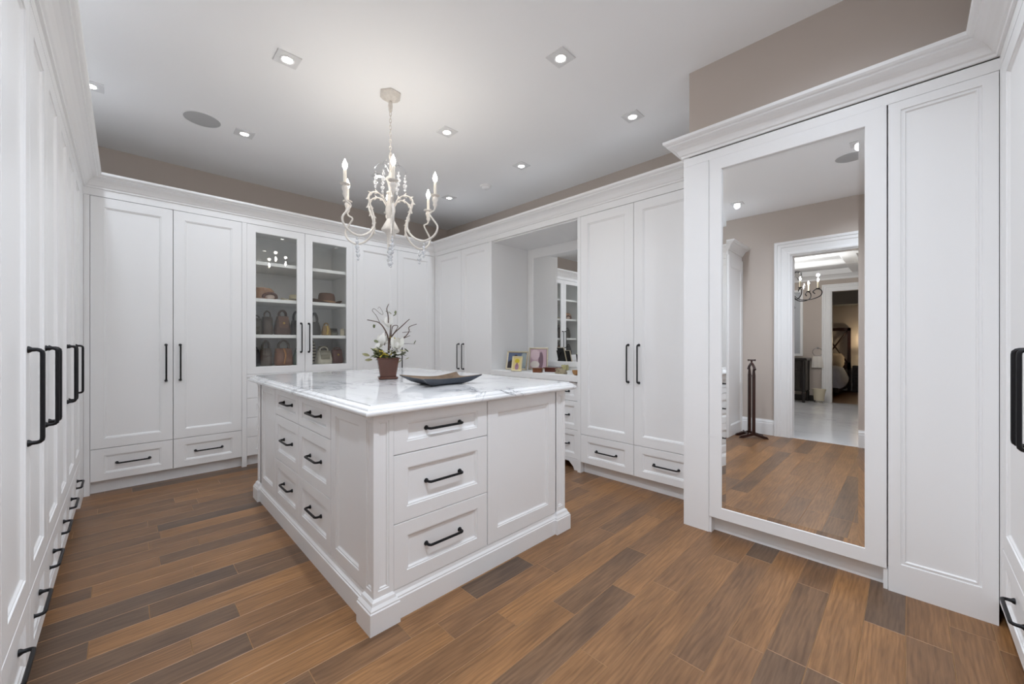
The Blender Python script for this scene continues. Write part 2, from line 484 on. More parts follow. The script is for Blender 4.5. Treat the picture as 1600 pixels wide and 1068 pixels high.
# near wall (local x runs to -x)
wardrobe('white two-door wardrobe at the right picture edge, square to the mirror unit', (FM-.001, FN, 0), PI, dN, .072, [.557,.557], 0, ['R','L'])
wardrobe('white two-door wardrobe behind the camera on the near wall', (FM-.001-.072-1.114-.001, FN, 0), PI, dN, 0, [.557,.557], .03, ['R','L'])

# glass display cabinet
dc = thing('display_cabinet', 'white display cabinet with two glazed doors showing hats and handbags', 'cabinet', (.841, FB, 0), 0)
W = 1.873-.841
b = MB()
b.box(.001,.02, T+.001, dB, .9, 2.36); b.box(W-.02, W-.001, T+.001, dB, .9, 2.36)
b.box(.02, W-.02, dB-.015, dB, .9, 2.36); b.box(.001, W-.001, T+.001, dB, 2.36, 2.38); b.box(.001, W-.001, T+.001, dB, .9, .953)
part('body', b, PAINT, dc)
part('base_body', MB().box(.001, W-.001, T+.001, dB, .1, .899), PAINT, dc)
part('toe_kick', MB().box(.001, W-.001, .055, .075, 0, .1), PAINT, dc)
part('ledge', MB().bbox(.001, W-.001, -.004, T, .855, .884), PAINT, dc)
for z in (1.274, 1.634, 2.000):
    part('shelf', MB().bbox(.0205, W-.0205, .04, dB-.016, z-.034, z), PAINT, dc)
def glazed_door(root, x0, x1, hd):
    g = .0016; w = x1-x0-2*g; z0, z1 = .887, DZ1; h = z1-z0; fx, fz0, fz1 = .075, .069, .073
    def R(i, y, full=True):
        return [(i,y,i),(w-i,y,i),(w-i,y,h-i),(i,y,h-i)]
    def Q(i, y):
        return [(fx-i,y,fz0-i),(w-fx+i,y,fz0-i),(w-fx+i,y,h-fz1+i),(fx-i,y,h-fz1+i)]
    m = MB().loft([R(0,0), R(0,-T+.0015), R(.0015,-T), Q(.004,-T), Q(.002,-T+.004), Q(0,-T+.005), Q(0,0), R(0,0)], cap=False)
    d = part('door', m, PAINT, root, (x0+g, T, z0))
    part('pane', MB().box(fx-.004, w-fx+.004, -.012, -.009, fz0-.004, h-fz1+.004), GLASS, d)
    add_handle(d, .036 if hd == 'L' else w-.036, 1.095-z0, .30, True)
glazed_door(dc, 0, .519, 'R'); glazed_door(dc, .519, W, 'L')
for j, (a, b_) in enumerate(zip((.1,.282,.469,.656), (.279,.466,.653,.852))):
    add_drawer(dc, 0, W, a, b_, handle=True)

# ------------------------------------------------------------------ dressing niche
VY1, VY0 = 3.341, 2.151
VW = VY1-VY0
vc = thing('vanity_cabinet', 'white dressing table with drawers set in the mirrored niche', 'dressing table', (FR, VY1-.001, 0), -PI/2)
part('body', MB().box(.001, VW-.003, .05, dR, .1, .826), PAINT, vc)
part('countertop', MB().bbox(.0005, VW-.0025, .0, dR, .828, .884), TRIMW, vc)
for a, b_ in ((0,.397),(.397,.793),(.793,VW-.003)):
    for z0, z1 in ((.108,.374),(.378,.644),(.648,.818)):
        add_drawer(vc, a, b_, z0, z1, y=.049, fx=.05, fz=.045, hl=.15)
vm = MB()
pr = [(.001,0),(.06,0),(.07,.03),(.1,.055),(.12,.075),(VW/2-.06,.078),(VW/2,.07),(VW/2+.06,.078),(VW-.12,.075),(VW-.1,.055),(VW-.07,.03),(VW-.06,0),(VW-.003,0),(VW-.003,.106),(.001,.106)]
vm.loft([[(x,.03,z) for x, z in pr], [(x,.048,z) for x, z in pr]])
part('bracket_base', vm, PAINT, vc)
nb = MB()
part('back_panel', MB().box(.0, VW-.002, dR-.03, dR, .885, 2.349), PAINT, vc)
part('soffit', MB().box(.0, VW-.002, .032, dR-.03, 2.337, 2.349), PAINT, vc)
# framed mirror on the niche back (thing), faces -x
my0, my1, mz0, mz1 = 2.26, 3.234, .98, 2.222
mx = FR + dR - .03
nm = thing('vanity_mirror', 'large white-framed mirror on the back of the dressing niche', 'mirror', (mx-.001, my1+.07, mz0-.06), -PI/2)
w_, h_ = my1-my0+.14, mz1-mz0+.12
def frame_mesh(w, h, fx, fz, t):
    R = lambda ix, iz, y: [(ix,y,iz),(w-ix,y,iz),(w-ix,y,h-iz),(ix,y,h-iz)]
    return MB().loft([R(0,0,0), R(0,0,-t), R(fx-.01,fz-.01,-t), R(fx,fz,-t+.006), R(fx,fz,0), R(0,0,0)], cap=False)
part('frame', frame_mesh(w_, h_, .07, .06, .014), PAINT, nm)
part('mirror_glass', MB().box(.069, w_-.069, -.004, 0, .059, h_-.059), MIRROR, nm)

# ------------------------------------------------------------------ tall mirror unit
mu = thing('mirror_unit', 'tall white cabinet with a full-length mirror door', 'mirror cabinet', (FM, 1.046, 0), -PI/2)
L_ = lambda y: 1.046-y      # local x from world y
dM = XW_R-FM-.004
UW = L_(FN+.002)
part('body', MB().box(.001, UW, T+.022, .34, .1, 2.36), PAINT, mu)
part('stile', MB().box(0, L_(.890), 0, .35, 0, 2.348), PAINT, mu)
part('stile', MB().box(L_(.890), L_(.876), .006, .07, 0, .098), PAINT, mu)
part('stile', MB().box(L_(.088), L_(.072), .006, .07, 0, .098), PAINT, mu)
part('toe_kick', MB().box(L_(.876), L_(.086), .06, .075, 0, .1), PAINT, mu)
pw = L_(FN+.002)-L_(.0705)
R_ = lambda ix0, ix1, iz0, iz1, y: [(ix0,y,iz0),(pw-ix1,y,iz0),(pw-ix1,y,2.347-iz1),(ix0,y,2.347-iz1)]
pm = MB().loft([R_(0,0,0,0,0), R_(0,0,0,0,-T), R_(.043,.045,.14,.04,-T), R_(.0445,.0465,.1415,.0415,-T+.006), R_(.052,.054,.149,.049,-T+.006), R_(.054,.056,.151,.051,-T+.003), R_(.058,.06,.155,.055,-T+.003), R_(.062,.064,.16,.06,-T+.010)])
part('side_panel', pm, PAINT, mu, (L_(.0705), T, .0))
# the door with its bevelled mirror
dw, dh, dz0 = .887-.0745, 2.350-.1, .1
gx0, gx1, gz0, gz1 = .073, .080, .072, .076
R_ = lambda i, y: [(i,y,i),(dw-i,y,i),(dw-i,y,dh-i),(i,y,dh-i)]
Q_ = lambda i, y: [(gx0-i,y,gz0-i),(dw-gx1+i,y,gz0-i),(dw-gx1+i,y,dh-gz1+i),(gx0-i,y,dh-gz1+i)]
md = part('door', MB().loft([R_(0,0), R_(0,-T+.002), R_(.002,-T), Q_(.003,-T), Q_(0,-T+.004), Q_(0,0), R_(0,0)], cap=False), PAINT, mu, (L_(.888), T, dz0))
bw = .024
gm = MB().loft([Q_(.002,-.001), Q_(.002,-.0118), Q_(-bw,-.0142)], cap=True)
gm.xf(Matrix.Translation((0,0,dh/2)) @ Matrix.Rotation(math.radians(-.25), 4, 'X') @ Matrix.Translation((0,0,-dh/2)))
mg = part('mirror_glass', gm, MIRROR, md)

# ------------------------------------------------------------------ island
IX0, IX1, IY0, IY1 = .735, 2.022, 1.56, 3.542
isl = thing('kitchen_style_island', 'large white panelled island with drawers in the middle of the floor', 'island', ((IX0+IX1)/2, (IY0+IY1)/2, 0), 0)
isl.name = 'dressing_island'
cx_, cy_ = isl.location.x, isl.location.y
hx, hy = (IX1-IX0)/2, (IY1-IY0)/2
part('body', MB().box(-hx+.026, hx-.026, -hy+.026, hy-.026, .02, .896), PAINT, isl)
# corner posts with a sunk strip on each outer face
def post_mesh(pw):
    R = lambda ix, iz, y: [(ix,y,.125+iz),(pw-ix,y,.125+iz),(pw-ix,y,.896-iz),(ix,y,.896-iz)]
    m = MB()
    m.loft([R(0,0,0), R(.020,.03,0), R(.022,.032,.004), R(.028,.038,.004), R(.032,.042,.009)], cap=False)
    m.add(R(.032,.042,.009), [(0,1,2,3)])
    return m
PW = .09
for sx in (-1, 1):
    for sy in (-1, 1):
        m = MB()
        f1 = post_mesh(PW); f2 = post_mesh(PW)
        # face on the y side
        if sy < 0: f1.xf(Matrix.Translation((0 if sx < 0 else -PW, 0, 0)))
        else: f1.xf(Matrix.Translation((PW if sx < 0 else 0, 0, 0)) @ Matrix.Rotation(PI, 4, 'Z'))
        if sx < 0: f2.xf(Matrix.Translation((0, PW if sy < 0 else 0, 0)) @ Matrix.Rotation(-PI/2, 4, 'Z'))
        else: f2.xf(Matrix.Translation((0, 0 if sy < 0 else -PW, 0)) @ Matrix.Rotation(PI/2, 4, 'Z'))
        m.add(f1.v, f1.f); m.add(f2.v, f2.f)
        part('corner_post', m, PAINT, isl, (sx*hx, sy*hy, 0))
# base moulding: plinth board with a profiled top, and blocks at the corners
BASE = [(.0,0),(.028-.008,0),(.020,.088),(.016,.092),(.016,.098),(.008,.108),(.006,.122),(0,.126)]
def base_ring(x0, x1, y0, y1, prof):
    return MB().loft([[(x0-o,y0-o,z),(x1+o,y0-o,z),(x1+o,y1+o,z),(x0-o,y1+o,z)] for o, z in prof], cap=True)
part('plinth', base_ring(-hx+.012, hx-.012, -hy+.012, hy-.012, BASE), PAINT, isl)
BLK = [(.026,0),(.026,.088),(.022,.092),(.022,.098),(.013,.110),(.010,.122),(.002,.130)]
for sx in (-1, 1):
    for sy in (-1, 1):
        xa, xb = (-hx, -hx+.083) if sx < 0 else (hx-.083, hx)
        ya, yb = (-hy, -hy+.083) if sy < 0 else (hy-.083, hy)
        part('plinth_block', base_ring(xa, xb, ya, yb, BLK), PAINT, isl)
def isl_face(side):
    pass
    if side == 'front': return lambda u, z: ((u-hx, -hy+.027, z), (0,0,0))
    if side == 'left': return lambda u, z: ((-hx+.027, hy-u, z), (0,0,-PI/2))
    if side == 'right': return lambda u, z: ((hx-.027, u-hy, z), (0,0,PI/2))
    return lambda u, z: ((hx-u, hy-.027, z), (0,0,PI))
def isl_panel(side, name, u0, u1, z0, z1, fx=.06, fz=.05, hl=None, t=.024, rec=.010, hzf=.5):
    loc, rot = isl_face(side)(u0+.0015, z0)
    o = link(name, panel_mesh(u1-u0-.003, z1-z0, t, fx, fz, rec), isl, loc, rot)
    if hl: add_handle(o, (u1-u0-.003)/2-hl/2, (z1-z0)*hzf, hl, False, -t+rec+.003)
    return o
zz = ((.128,.407),(.410,.706),(.710,.896))
F0 = PW
for side in ('front', 'back'):
    for z0, z1 in zz: isl_panel(side, 'drawer', F0, .6265, z0, z1, .065, .062 if z0 < .7 else .05, .192)
    isl_panel(side, 'panel', .6295, 2*hx-PW, .128, .896, .07, .07)
for side in ('left', 'right'):
    ln = 2*hy
    isl_panel(side, 'panel', PW, ln-1.505 if side == 'left' else .48, .128, .896, .06, .06)
    s0 = ln-1.498 if side == 'left' else .484
    for j in range(2):
        a = s0 + j*.508
        for z0, z1 in zz: isl_panel(side, 'drawer', a, a+.506, z0, z1, .06, .058 if z0 < .7 else .045, .17)
    isl_panel(side, 'panel', s0+1.018, ln-PW, .128, .896, .06, .06)
# marble worktop
ct = MB()
CP = [(.05,.897),(.008,.897),(.003,.901),(.0,.908),(.001,.915),(.005,.920),(.012,.922),(.013,.926),(.022,.934),(.033,.938),(.0345,.943),(.05,.943)]
X0, X1, Y0, Y1 = .680, 2.078, 1.508, 3.595
ct.loft([[(X0+o,Y0+o,z),(X1-o,Y0+o,z),(X1-o,Y1-o,z),(X0+o,Y1-o,z)] for o, z in CP])
cto = part('marble_worktop', ct, MARBLE, None, smooth=40)
tag(cto, 'polished white grey-veined marble worktop covering the island', 'countertop')
TOPZ = .943

# ------------------------------------------------------------------ ceiling fixtures
LENS = emis('downlight_lens', (1,.98,.94,1), 22)
def downlight(x, y, label, power, rz=0):
    t = thing('recessed_light', label, 'ceiling light', (x, y, CEIL), rz, 'recessed ceiling downlights')
    a = .066; q = lambda i, z: [(-a+i,-a+i,z),(a-i,-a+i,z),(a-i,a-i,z),(-a+i,a-i,z)]
    part('trim_plate', MB().loft([q(0,-.0002), q(.001,-.006), q(.005,-.007)]), SATIN, t)
    n = 20
    part('bezel', MB().lathe([(.040,-.0072),(.040,-.011),(.034,-.011),(.030,-.0075)], n), TRIMW, t, smooth=True)
    part('lens', MB().lathe([(.029,-.0074),(.029,-.0085),(.001,-.0095)], n), LENS, t)
    l = lamp('downlight_lamp', 'SPOT', (0,0,-.03), power, t, LAMP_COL, .035, spot_size=math.radians(150), spot_blend=.9)
    return t
GX = (-.165, .72, 1.915, 2.81); GY = (.30, 1.51, 2.71, 3.93)
dl_lab = {
 (1,2): 'lit square-trim downlight left of the chandelier canopy',
 (1,3): 'lit downlight next to the round ceiling speaker over the far floor',
 (2,1): 'lit downlight at the top middle of the ceiling, nearest in view',
 (3,1): 'lit downlight nearest the boxed-out beige wall over the mirror unit',
 (2,2): 'lit downlight right of the chandelier rod',
 (3,2): 'lit downlight over the dressing niche wardrobes, left of smoke detector height',
 (3,3): 'lit downlight nearest the far ceiling corner',
 (2,3): 'lit downlight half hidden behind the chandelier candles',
 (0,3): 'lit downlight above the left wall wardrobes at the far end',
 (0,2): 'lit downlight above the middle of the left wall wardrobes',
 (0,1): 'lit downlight above the near end of the left wall wardrobes, seen in the mirror',
 (0,0): 'lit downlight before the doorway wall, seen in the tall mirror',
 (1,0): 'lit downlight beside the second speaker, seen in the tall mirror top',
 (1,1): 'lit downlight above the camera at the near island end',
 (2,0): 'lit downlight above the floor before the mirror unit',
}
dl_lab[(3,2)] = 'lit downlight over the wardrobe right of the dressing niche'
for (i, j), lab in dl_lab.items(): downlight(GX[i], GY[j], lab, DOWN_W[j][i])
def speaker(x, y, label):
    t = thing('ceiling_speaker', label, 'speaker', (x, y, CEIL), 0)
    part('grille', MB().lathe([(.118,-.0002),(.118,-.004),(.112,-.006),(.001,-.007)], 40), GREYT, t, smooth=True)
    part('rim', MB().lathe([(.122,-.0002),(.122,-.005),(.117,-.006),(.117,-.0002)], 40), TRIMW, t, smooth=True)
speaker(.438, 3.914, 'round grey flush ceiling speaker near the far left corner')
speaker(.44, .38, 'round flush ceiling speaker seen only in the tall mirror')
sd = thing('smoke_detector', 'small round white smoke detector on the far ceiling', 'smoke detector', (2.89, 3.343, CEIL), 0)
part('base', MB().lathe([(.062,-.0002),(.062,-.012),(.058,-.016),(.01,-.016)], 28), TRIMW, sd, smooth=True)
part('sensor_cap', MB().lathe([(.045,-.016),(.042,-.032),(.03,-.040),(.001,-.041)], 28), TRIMW, sd, smooth=True)

# ------------------------------------------------------------------ chandelier
WHITEWASH = mat('whitewashed_wood', srgb(222,216,208), .7, noise=.18, nscale=60, bump=.3)
BULB = emis('lit_bulb', (1,.93,.82,1), 60)
def chandelier(loc, rz):
    t = thing('chandelier', 'whitewashed candle chandelier with six curled arms and crystal drops', 'chandelier', loc, rz)
    zc = loc[2]
    Z = lambda z: z - zc
    part('canopy', MB().lathe([(.078,Z(2.954)),(.078,Z(2.944)),(.058,Z(2.922)),(.035,Z(2.908)),(.012,Z(2.905))], 6), WHITEWASH, t)
    part('canopy_loop', MB().lathe([(.006,Z(2.906)),(.013,Z(2.895)),(.016,Z(2.87)),(.012,Z(2.835)),(.006,Z(2.825))], 8), WHITEWASH, t, smooth=True)
    ch = MB(); z = 2.826; k = 0
    while z > 2.52:
        cpts = []
        for a in range(9):
            aa = a/8*2*PI; r = .007*math.cos(aa); zz_ = .017*math.sin(aa)
            cpts.append((r if k % 2 else 0, 0 if k % 2 else r, Z(z-.012+zz_)))
        ch.tube(cpts, .0022, 5, False); z -= .024; k += 1
    part('chain', ch, WHITEWASH, t, smooth=True)
    part('column', MB().lathe([(.004,Z(2.53)),(.010,Z(2.525)),(.012,Z(2.505)),(.007,Z(2.495)),(.007,Z(2.43)),(.016,Z(2.42)),(.010,Z(2.40)),
        (.014,Z(2.375)),(.030,Z(2.362)),(.034,Z(2.35)),(.022,Z(2.33)),(.014,Z(2.29)),(.012,Z(2.27)),(.026,Z(2.262)),(.028,Z(2.25)),(.020,Z(2.24)),
        (.024,Z(2.20)),(.030,Z(2.17)),(.034,Z(2.13)),(.026,Z(2.09)),(.020,Z(2.07)),(.030,Z(2.055)),(.046,Z(2.025)),(.062,Z(1.995)),(.060,Z(1.985)),(.040,Z(1.978)),
        (.030,Z(1.955)),(.018,Z(1.93)),(.012,Z(1.90)),(.018,Z(1.89)),(.008,Z(1.875))], 16), WHITEWASH, t, smooth=45)
    fin = MB()
    for z, r in ((1.862,.018),(1.835,.024),(1.805,.018),(1.782,.015),(1.758,.020),(1.735,.011)):
        fin.lathe([(.001,Z(z+r*.9)),(r*.7,Z(z+r*.5)),(r,Z(z)),(r*.7,Z(z-r*.5)),(.001,Z(z-r*.9))], 8)
    part('crystal_finial', fin, CRYSTAL, t)
    armp = [(.333,2.135),(.325,2.112),(.293,2.09),(.318,2.05),(.350,2.0),(.335,1.95),(.29,1.915),(.232,1.905),(.17,1.935),(.128,1.99),(.130,2.06),(.152,2.12),(.168,2.175),(.150,2.212),(.105,2.228),(.060,2.210),(.032,2.165)]
    pr3 = catmull([(r,0,Z(z)) for r, z in armp], 4)
    nA = len(pr3)
    rads = [.0047 + .0030*max(0, math.sin(PI*i/(nA-1))) for i in range(nA)]
    arm_me = MB().tube(pr3, rads, 7).mesh('arm', WHITEWASH, 60)
    lm = MB()
    for k in range(nA):
        if k % 4 == 0 and 34 < k < 62:
            p = pr3[k]; q = pr3[k+1]
            dirv = (q-p).normalized(); nr = Vector((dirv.z,0,-dirv.x))
            for sgn in (1,-1):
                tip = p + nr*sgn*.020 - dirv*.018; 
                lm.add([tuple(p+dirv*.012+Vector((0,.006,0))), tuple(p+dirv*.012-Vector((0,.006,0))), tuple(p-dirv*.010-Vector((0,.005,0))), tuple(p-dirv*.010+Vector((0,.005,0))), tuple(tip)],
                       [(0,1,4),(1,2,4),(2,3,4),(3,0,4),(0,3,2,1)])
    leaf_me = lm.mesh('arm_leaves', WHITEWASH)
    zb = .0
    cup_me = MB().lathe([(.006,-.0),(.010,.010),(.016,.022),(.012,.038),(.019,.050),(.021,.066),(.014,.078),(.032,.086),(.033,.090),(.012,.092)], 14).mesh('candle_cup', WHITEWASH, 45)
    candle_me = MB().lathe([(.0105,.090),(.0105,.176),(.009,.180),(.004,.180)], 12).mesh('candle_sleeve', mat('candle_sleeve', srgb(228,222,210), .6, noise=.06), 45)
    bulb_me = MB().lathe([(.006,.181),(.012,.192),(.0155,.204),(.014,.218),(.008,.234),(.003,.246),(.0008,.252)], 12).mesh('bulb', BULB, 60)
    drop_m = MB()
    for z, r in ((-.014,.008),(-.036,.013),(-.068,.017),(-.098,.010)):
        drop_m.lathe([(.0006,z+r*1.05),(r*.75,z+r*.5),(r,z),(r*.7,z-r*.6),(.0006,z-r*1.3)], 6)
    drop_m.tube([(0,0,.012),(0,0,-.012)], .0012, 4)
    drop_me = drop_m.mesh('crystal_drop', CRYSTAL)
    wire_me = None
    for k in range(6):
        a = k*PI/3
        R = (0,0,a); ca, sa = math.cos(a), math.sin(a)
        ar = link('arm', arm_me, t, (0,0,0), R)
        link('arm_leaves', leaf_me, ar)
        link('candle_cup', cup_me, t, (.333*ca,.333*sa,Z(2.128)))
        link('candle_sleeve', candle_me, t, (.333*ca,.333*sa,Z(2.128)))
        link('bulb', bulb_me, t, (.333*ca,.333*sa,Z(2.128)))
        lamp('candle_lamp', 'POINT', (.333*ca,.333*sa,Z(2.128)+.30), BULB_W, t, (1,.93,.84), .02)
        link('crystal_drop', drop_me, t, (.25*ca,.25*sa,Z(1.895)))
        # thin wire scroll of the upper crown with a drop
        if k % 1 == 0:
            w = catmull([(.010,0,Z(2.40)),(.035,0,Z(2.45)),(.075,0,Z(2.455)),(.105,0,Z(2.415)),(.100,0,Z(2.385))], 4)
            wr = link('wire_scroll', cached('wire', lambda: MB().tube(w, .0016, 5).mesh('wire_scroll', CHROME, 60)), t, (0,0,0), (0,0,a+PI/6))
            link('crystal_drop', drop_me, t, (.100*math.cos(a+PI/6), .100*math.sin(a+PI/6), Z(2.385)))
    return t
# arm angle: one arm points at the camera
chandelier((1.342, 2.583, CEIL), math.atan2(-2.583, -1.342) + .05)

# ------------------------------------------------------------------ flower pot on the island
POTM = mat('brown_glazed_ceramic', srgb(92,58,46), .22, noise=.25, nscale=12)
SOIL = mat('moss', srgb(70,66,38), .9, noise=.4, nscale=60)
BARK = mat('twig_bark', srgb(88,70,60), .8, noise=.3, nscale=50)
LEAF = mat('leaf_green', srgb(92,98,58), .5, noise=.3, nscale=20)
LEAF2 = mat('leaf_pale', srgb(170,166,120), .5, noise=.2, nscale=20)
PETAL = mat('white_petal', srgb(238,236,230), .5, noise=.03, nscale=10)
YEL = mat('yellow_berry', srgb(190,170,60), .5, noise=.2, nscale=30)
px_, py_ = 1.31, 2.56
pot = thing('potted_flower_arrangement', 'white magnolia and twig arrangement in a square brown pot', 'potted plant', (px_, py_, TOPZ+.0005), -YAW)
def sq(w, z, r=.12):
    c = w*(1-r); return [(-c,-w,z),(c,-w,z),(w,-c,z),(w,c,z),(c,w,z),(-c,w,z),(-w,c,z),(-w,-c,z)]
PR = math.radians(22)
part('saucer', MB().loft([sq(.058,0),sq(.064,.006),sq(.064,.014),sq(.060,.016)]), POTM, pot, rot=(0,0,PR))
part('pot', MB().loft([sq(.050,.0162),sq(.052,.02),sq(.070,.138),sq(.073,.140),sq(.073,.148),sq(.066,.148),sq(.064,.135)]), POTM, pot, rot=(0,0,PR))
part('moss', MB().loft([sq(.0635,.130),sq(.05,.146),sq(.01,.152)]), SOIL, pot, rot=(0,0,PR))
# px relative to the pot foot (u-603, 592-v) at 223 px/m; local x = camera right, y = away
S = 1/223.0
def q(u, v, dy=0): return ((u-603)*S, dy, (592-v)*S)
twigs = [([(604,552),(604,530),(598,514),(590,505),(580,502),(572,500.5)], -.01, .0045),
         ([(605,552),(605,535),(612,522),(622,512),(630,504),(636,499)], .02, .004),
         ([(604,550),(605,530),(606,515),(606,505)], .03, .004),
         ([(607,545),(608,528),(611,512),(616,509),(620,511),(616,519),(611,525)], -.03, .0028),
         ([(610,545),(620,532),(630,526),(635,518),(634,512),(639,509),(646,506.5)], .04, .0035),
         ([(612,540),(622,532),(632,528),(640,525)], -.04, .003),
         ([(604,505),(603,494),(601,484),(602,478),(603,475)], .02, .0032),
         ([(592,508),(585,494),(579,486),(582,483),(590,490),(595,492),(594,487),(589,480),(587,483)], .01, .0014),
         ([(626,520),(632,519),(637,518.5)], .05, .002),
         ([(616,538),(630,537.5),(643,538)], .05, .0016),
         ([(598,540),(598,525),(597,515)], .03, .002)]
for pts, dy, r in twigs:
    n = len(pts)
    path = catmull([q(u, v, dy*(i/(n-1)) + .004*math.sin(i*2.1)) for i, (u, v) in enumerate(pts)], 4)
    part('twig', MB().tube(path, [1.3*r*(1-.5*i/(len(path)-1)) for i in range(len(path))], 6), BARK, pot, smooth=60)
def leaf_shape(L, wd, curl=.2, n=5):
    m = MB(); vs = []; fs = []
    for i in range(n+1):
        s = i/n; w = wd*math.sin(PI*min(1, s*.92+.06))**.8; z = curl*L*s*s
        vs += [(-w, L*s, z+.15*w), (0, L*s, z-.1*w), (w, L*s, z+.15*w)]
    for i in range(n):
        for j in range(2):
            a = i*3+j; fs.append((a, a+1, a+4, a+3))
    nv = len(vs); vs2 = [(x,y,z-.0012) for x,y,z in vs]
    m.add(vs, fs); m.add(vs2, [tuple(reversed(f)) for f in fs])
    return m
lf = random.Random(3)
def place_leaf(name, at, az, el, L, wd, mt, curl=.2, roll=0):
    M = Matrix.Rotation(az, 4, 'Z') @ Matrix.Rotation(el, 4, 'X') @ Matrix.Rotation(roll, 4, 'Y')
    o = part(name, leaf_shape(L, wd, curl), mt, pot, at, M.to_euler(), smooth=True)
    return o
def blossom(at, size, tilt_az, tilt_el, n=7):
    f = D.objects.new('magnolia_flower', None)
    m = MB()
    for k in range(n):
        az = 2*PI*k/n; el = math.radians(35 if k % 2 else 58)
        l = leaf_shape(size, size*.30, .35)
        l.xf(Matrix.Rotation(az, 4, 'Z') @ Matrix.Rotation(el, 4, 'X')); m.add(l.v, l.f)
    M = Matrix.Rotation(tilt_az, 4, 'Z') @ Matrix.Rotation(tilt_el, 4, 'X')
    o = part('magnolia_flower', m, PETAL, pot, at, M.to_euler(), smooth=True)
    part('flower_centre', MB().ball((0,0,.012), .008, 8, 5), YEL, o, smooth=True)
    return o
blossom(q(623,546,-.07), .088, .2, .75, 8)
blossom(q(603,512,.03), .075, 1.0, -.3, 6)
blossom(q(591,540,.0), .088, 2.2, .5, 6)
blossom(q(585,545,-.02), .055, 1.9, .9, 5)
blossom(q(627,552,-.06), .05, -.6, .9, 5)
for k in range(70):
    az = lf.uniform(-PI, PI); u = lf.gauss(0, 1)
    rr = lf.uniform(.03, .085)
    place_leaf('leaf', (math.sin(-az)*rr, math.cos(az)*rr*.8, lf.uniform(.148,.205)), az + lf.uniform(-.5,.5), lf.uniform(-.5,.5), lf.uniform(.035,.062), lf.uniform(.009,.016), lf.choice([LEAF,LEAF,LEAF2]), .1, lf.uniform(-.6,.6))
for (u, v) in ((589,536),(632,545),(636,560),(627,562),(577,556),(581,562),(634,550)):
    place_leaf('leaf', q(u, v, -.03), lf.uniform(-PI,PI), lf.uniform(-.8,.8), .05, .014, LEAF if v < 555 else LEAF2, .1, lf.uniform(-1,1))
for (u, v, n) in ((604,553,16),(600,551,8),(613,532,7)):
    m = MB()
    for k in range(n): 
        p = q(u+lf.gauss(0,3.2), v+lf.gauss(0,3), -.07+lf.gauss(0,.008) if v > 540 else 0)
        m.ball(p, .006, 6, 4)
    part('berry_cluster', m, YEL, pot, smooth=True)
for (u, v) in ((611,494),(608,491),(614,491),(581,513),(579,512),(643,538),(604,490)):
    place_leaf('leaf', q(u, v, .01), lf.uniform(-PI,PI), lf.uniform(.3,1.2), .03, .008, LEAF, .1)

# ------------------------------------------------------------------ wooden tray on the island
TRAYO = mat('tray_outside_blue_black', srgb(52,58,68), .35, noise=.35, nscale=14)
TRAYI = mat('tray_inside_worn_wood', srgb(112,92,72), .55, noise=.5, nscale=22)
tips = [Vector((1.195,2.19)), Vector((1.16,1.855)), Vector((1.585,1.865)), Vector((1.60,2.15))]
cen = sum(tips, Vector((0,0)))/4
def star(scale, bulge, z, tipz):
    pts = []
    for i in range(4):
        a = (tips[i]-cen)*scale; b_ = (tips[(i+1)%4]-cen)*scale
        for k in range(8):
            s = k/8
            p = a*(1-s)+b_*s
            depth = math.sin(PI*s)
            p = p*(1 - bulge[i]*depth)
            pts.append((p.x, p.y, z + tipz*(abs(2*s-1)**2.2)))
    return pts
BU = [.28,.38,.28,.34]
tr = thing('wooden_tray', 'dark carved wooden tray with four pointed corners on the marble', 'tray', (cen.x, cen.y, TOPZ+.0005), 0)
m = MB()
m.loft([star(.50,[.15]*4,0,0), star(.72,[.2]*4,.012,.004), star(.98,BU,.036,.014), star(1.0,BU,.040,.016)], cap=True)
m.f.pop(); m.m.pop()
part('bowl', m, TRAYO, tr, smooth=40)
m = MB()
m.loft([star(1.0,BU,.040,.016), star(.965,BU,.041,.016), star(.70,[.22]*4,.018,.005), star(.50,[.15]*4,.007,0)], cap=True)
m.f.pop(-2); m.m.pop()
part('inner_face', m, TRAYI, tr, smooth=40)

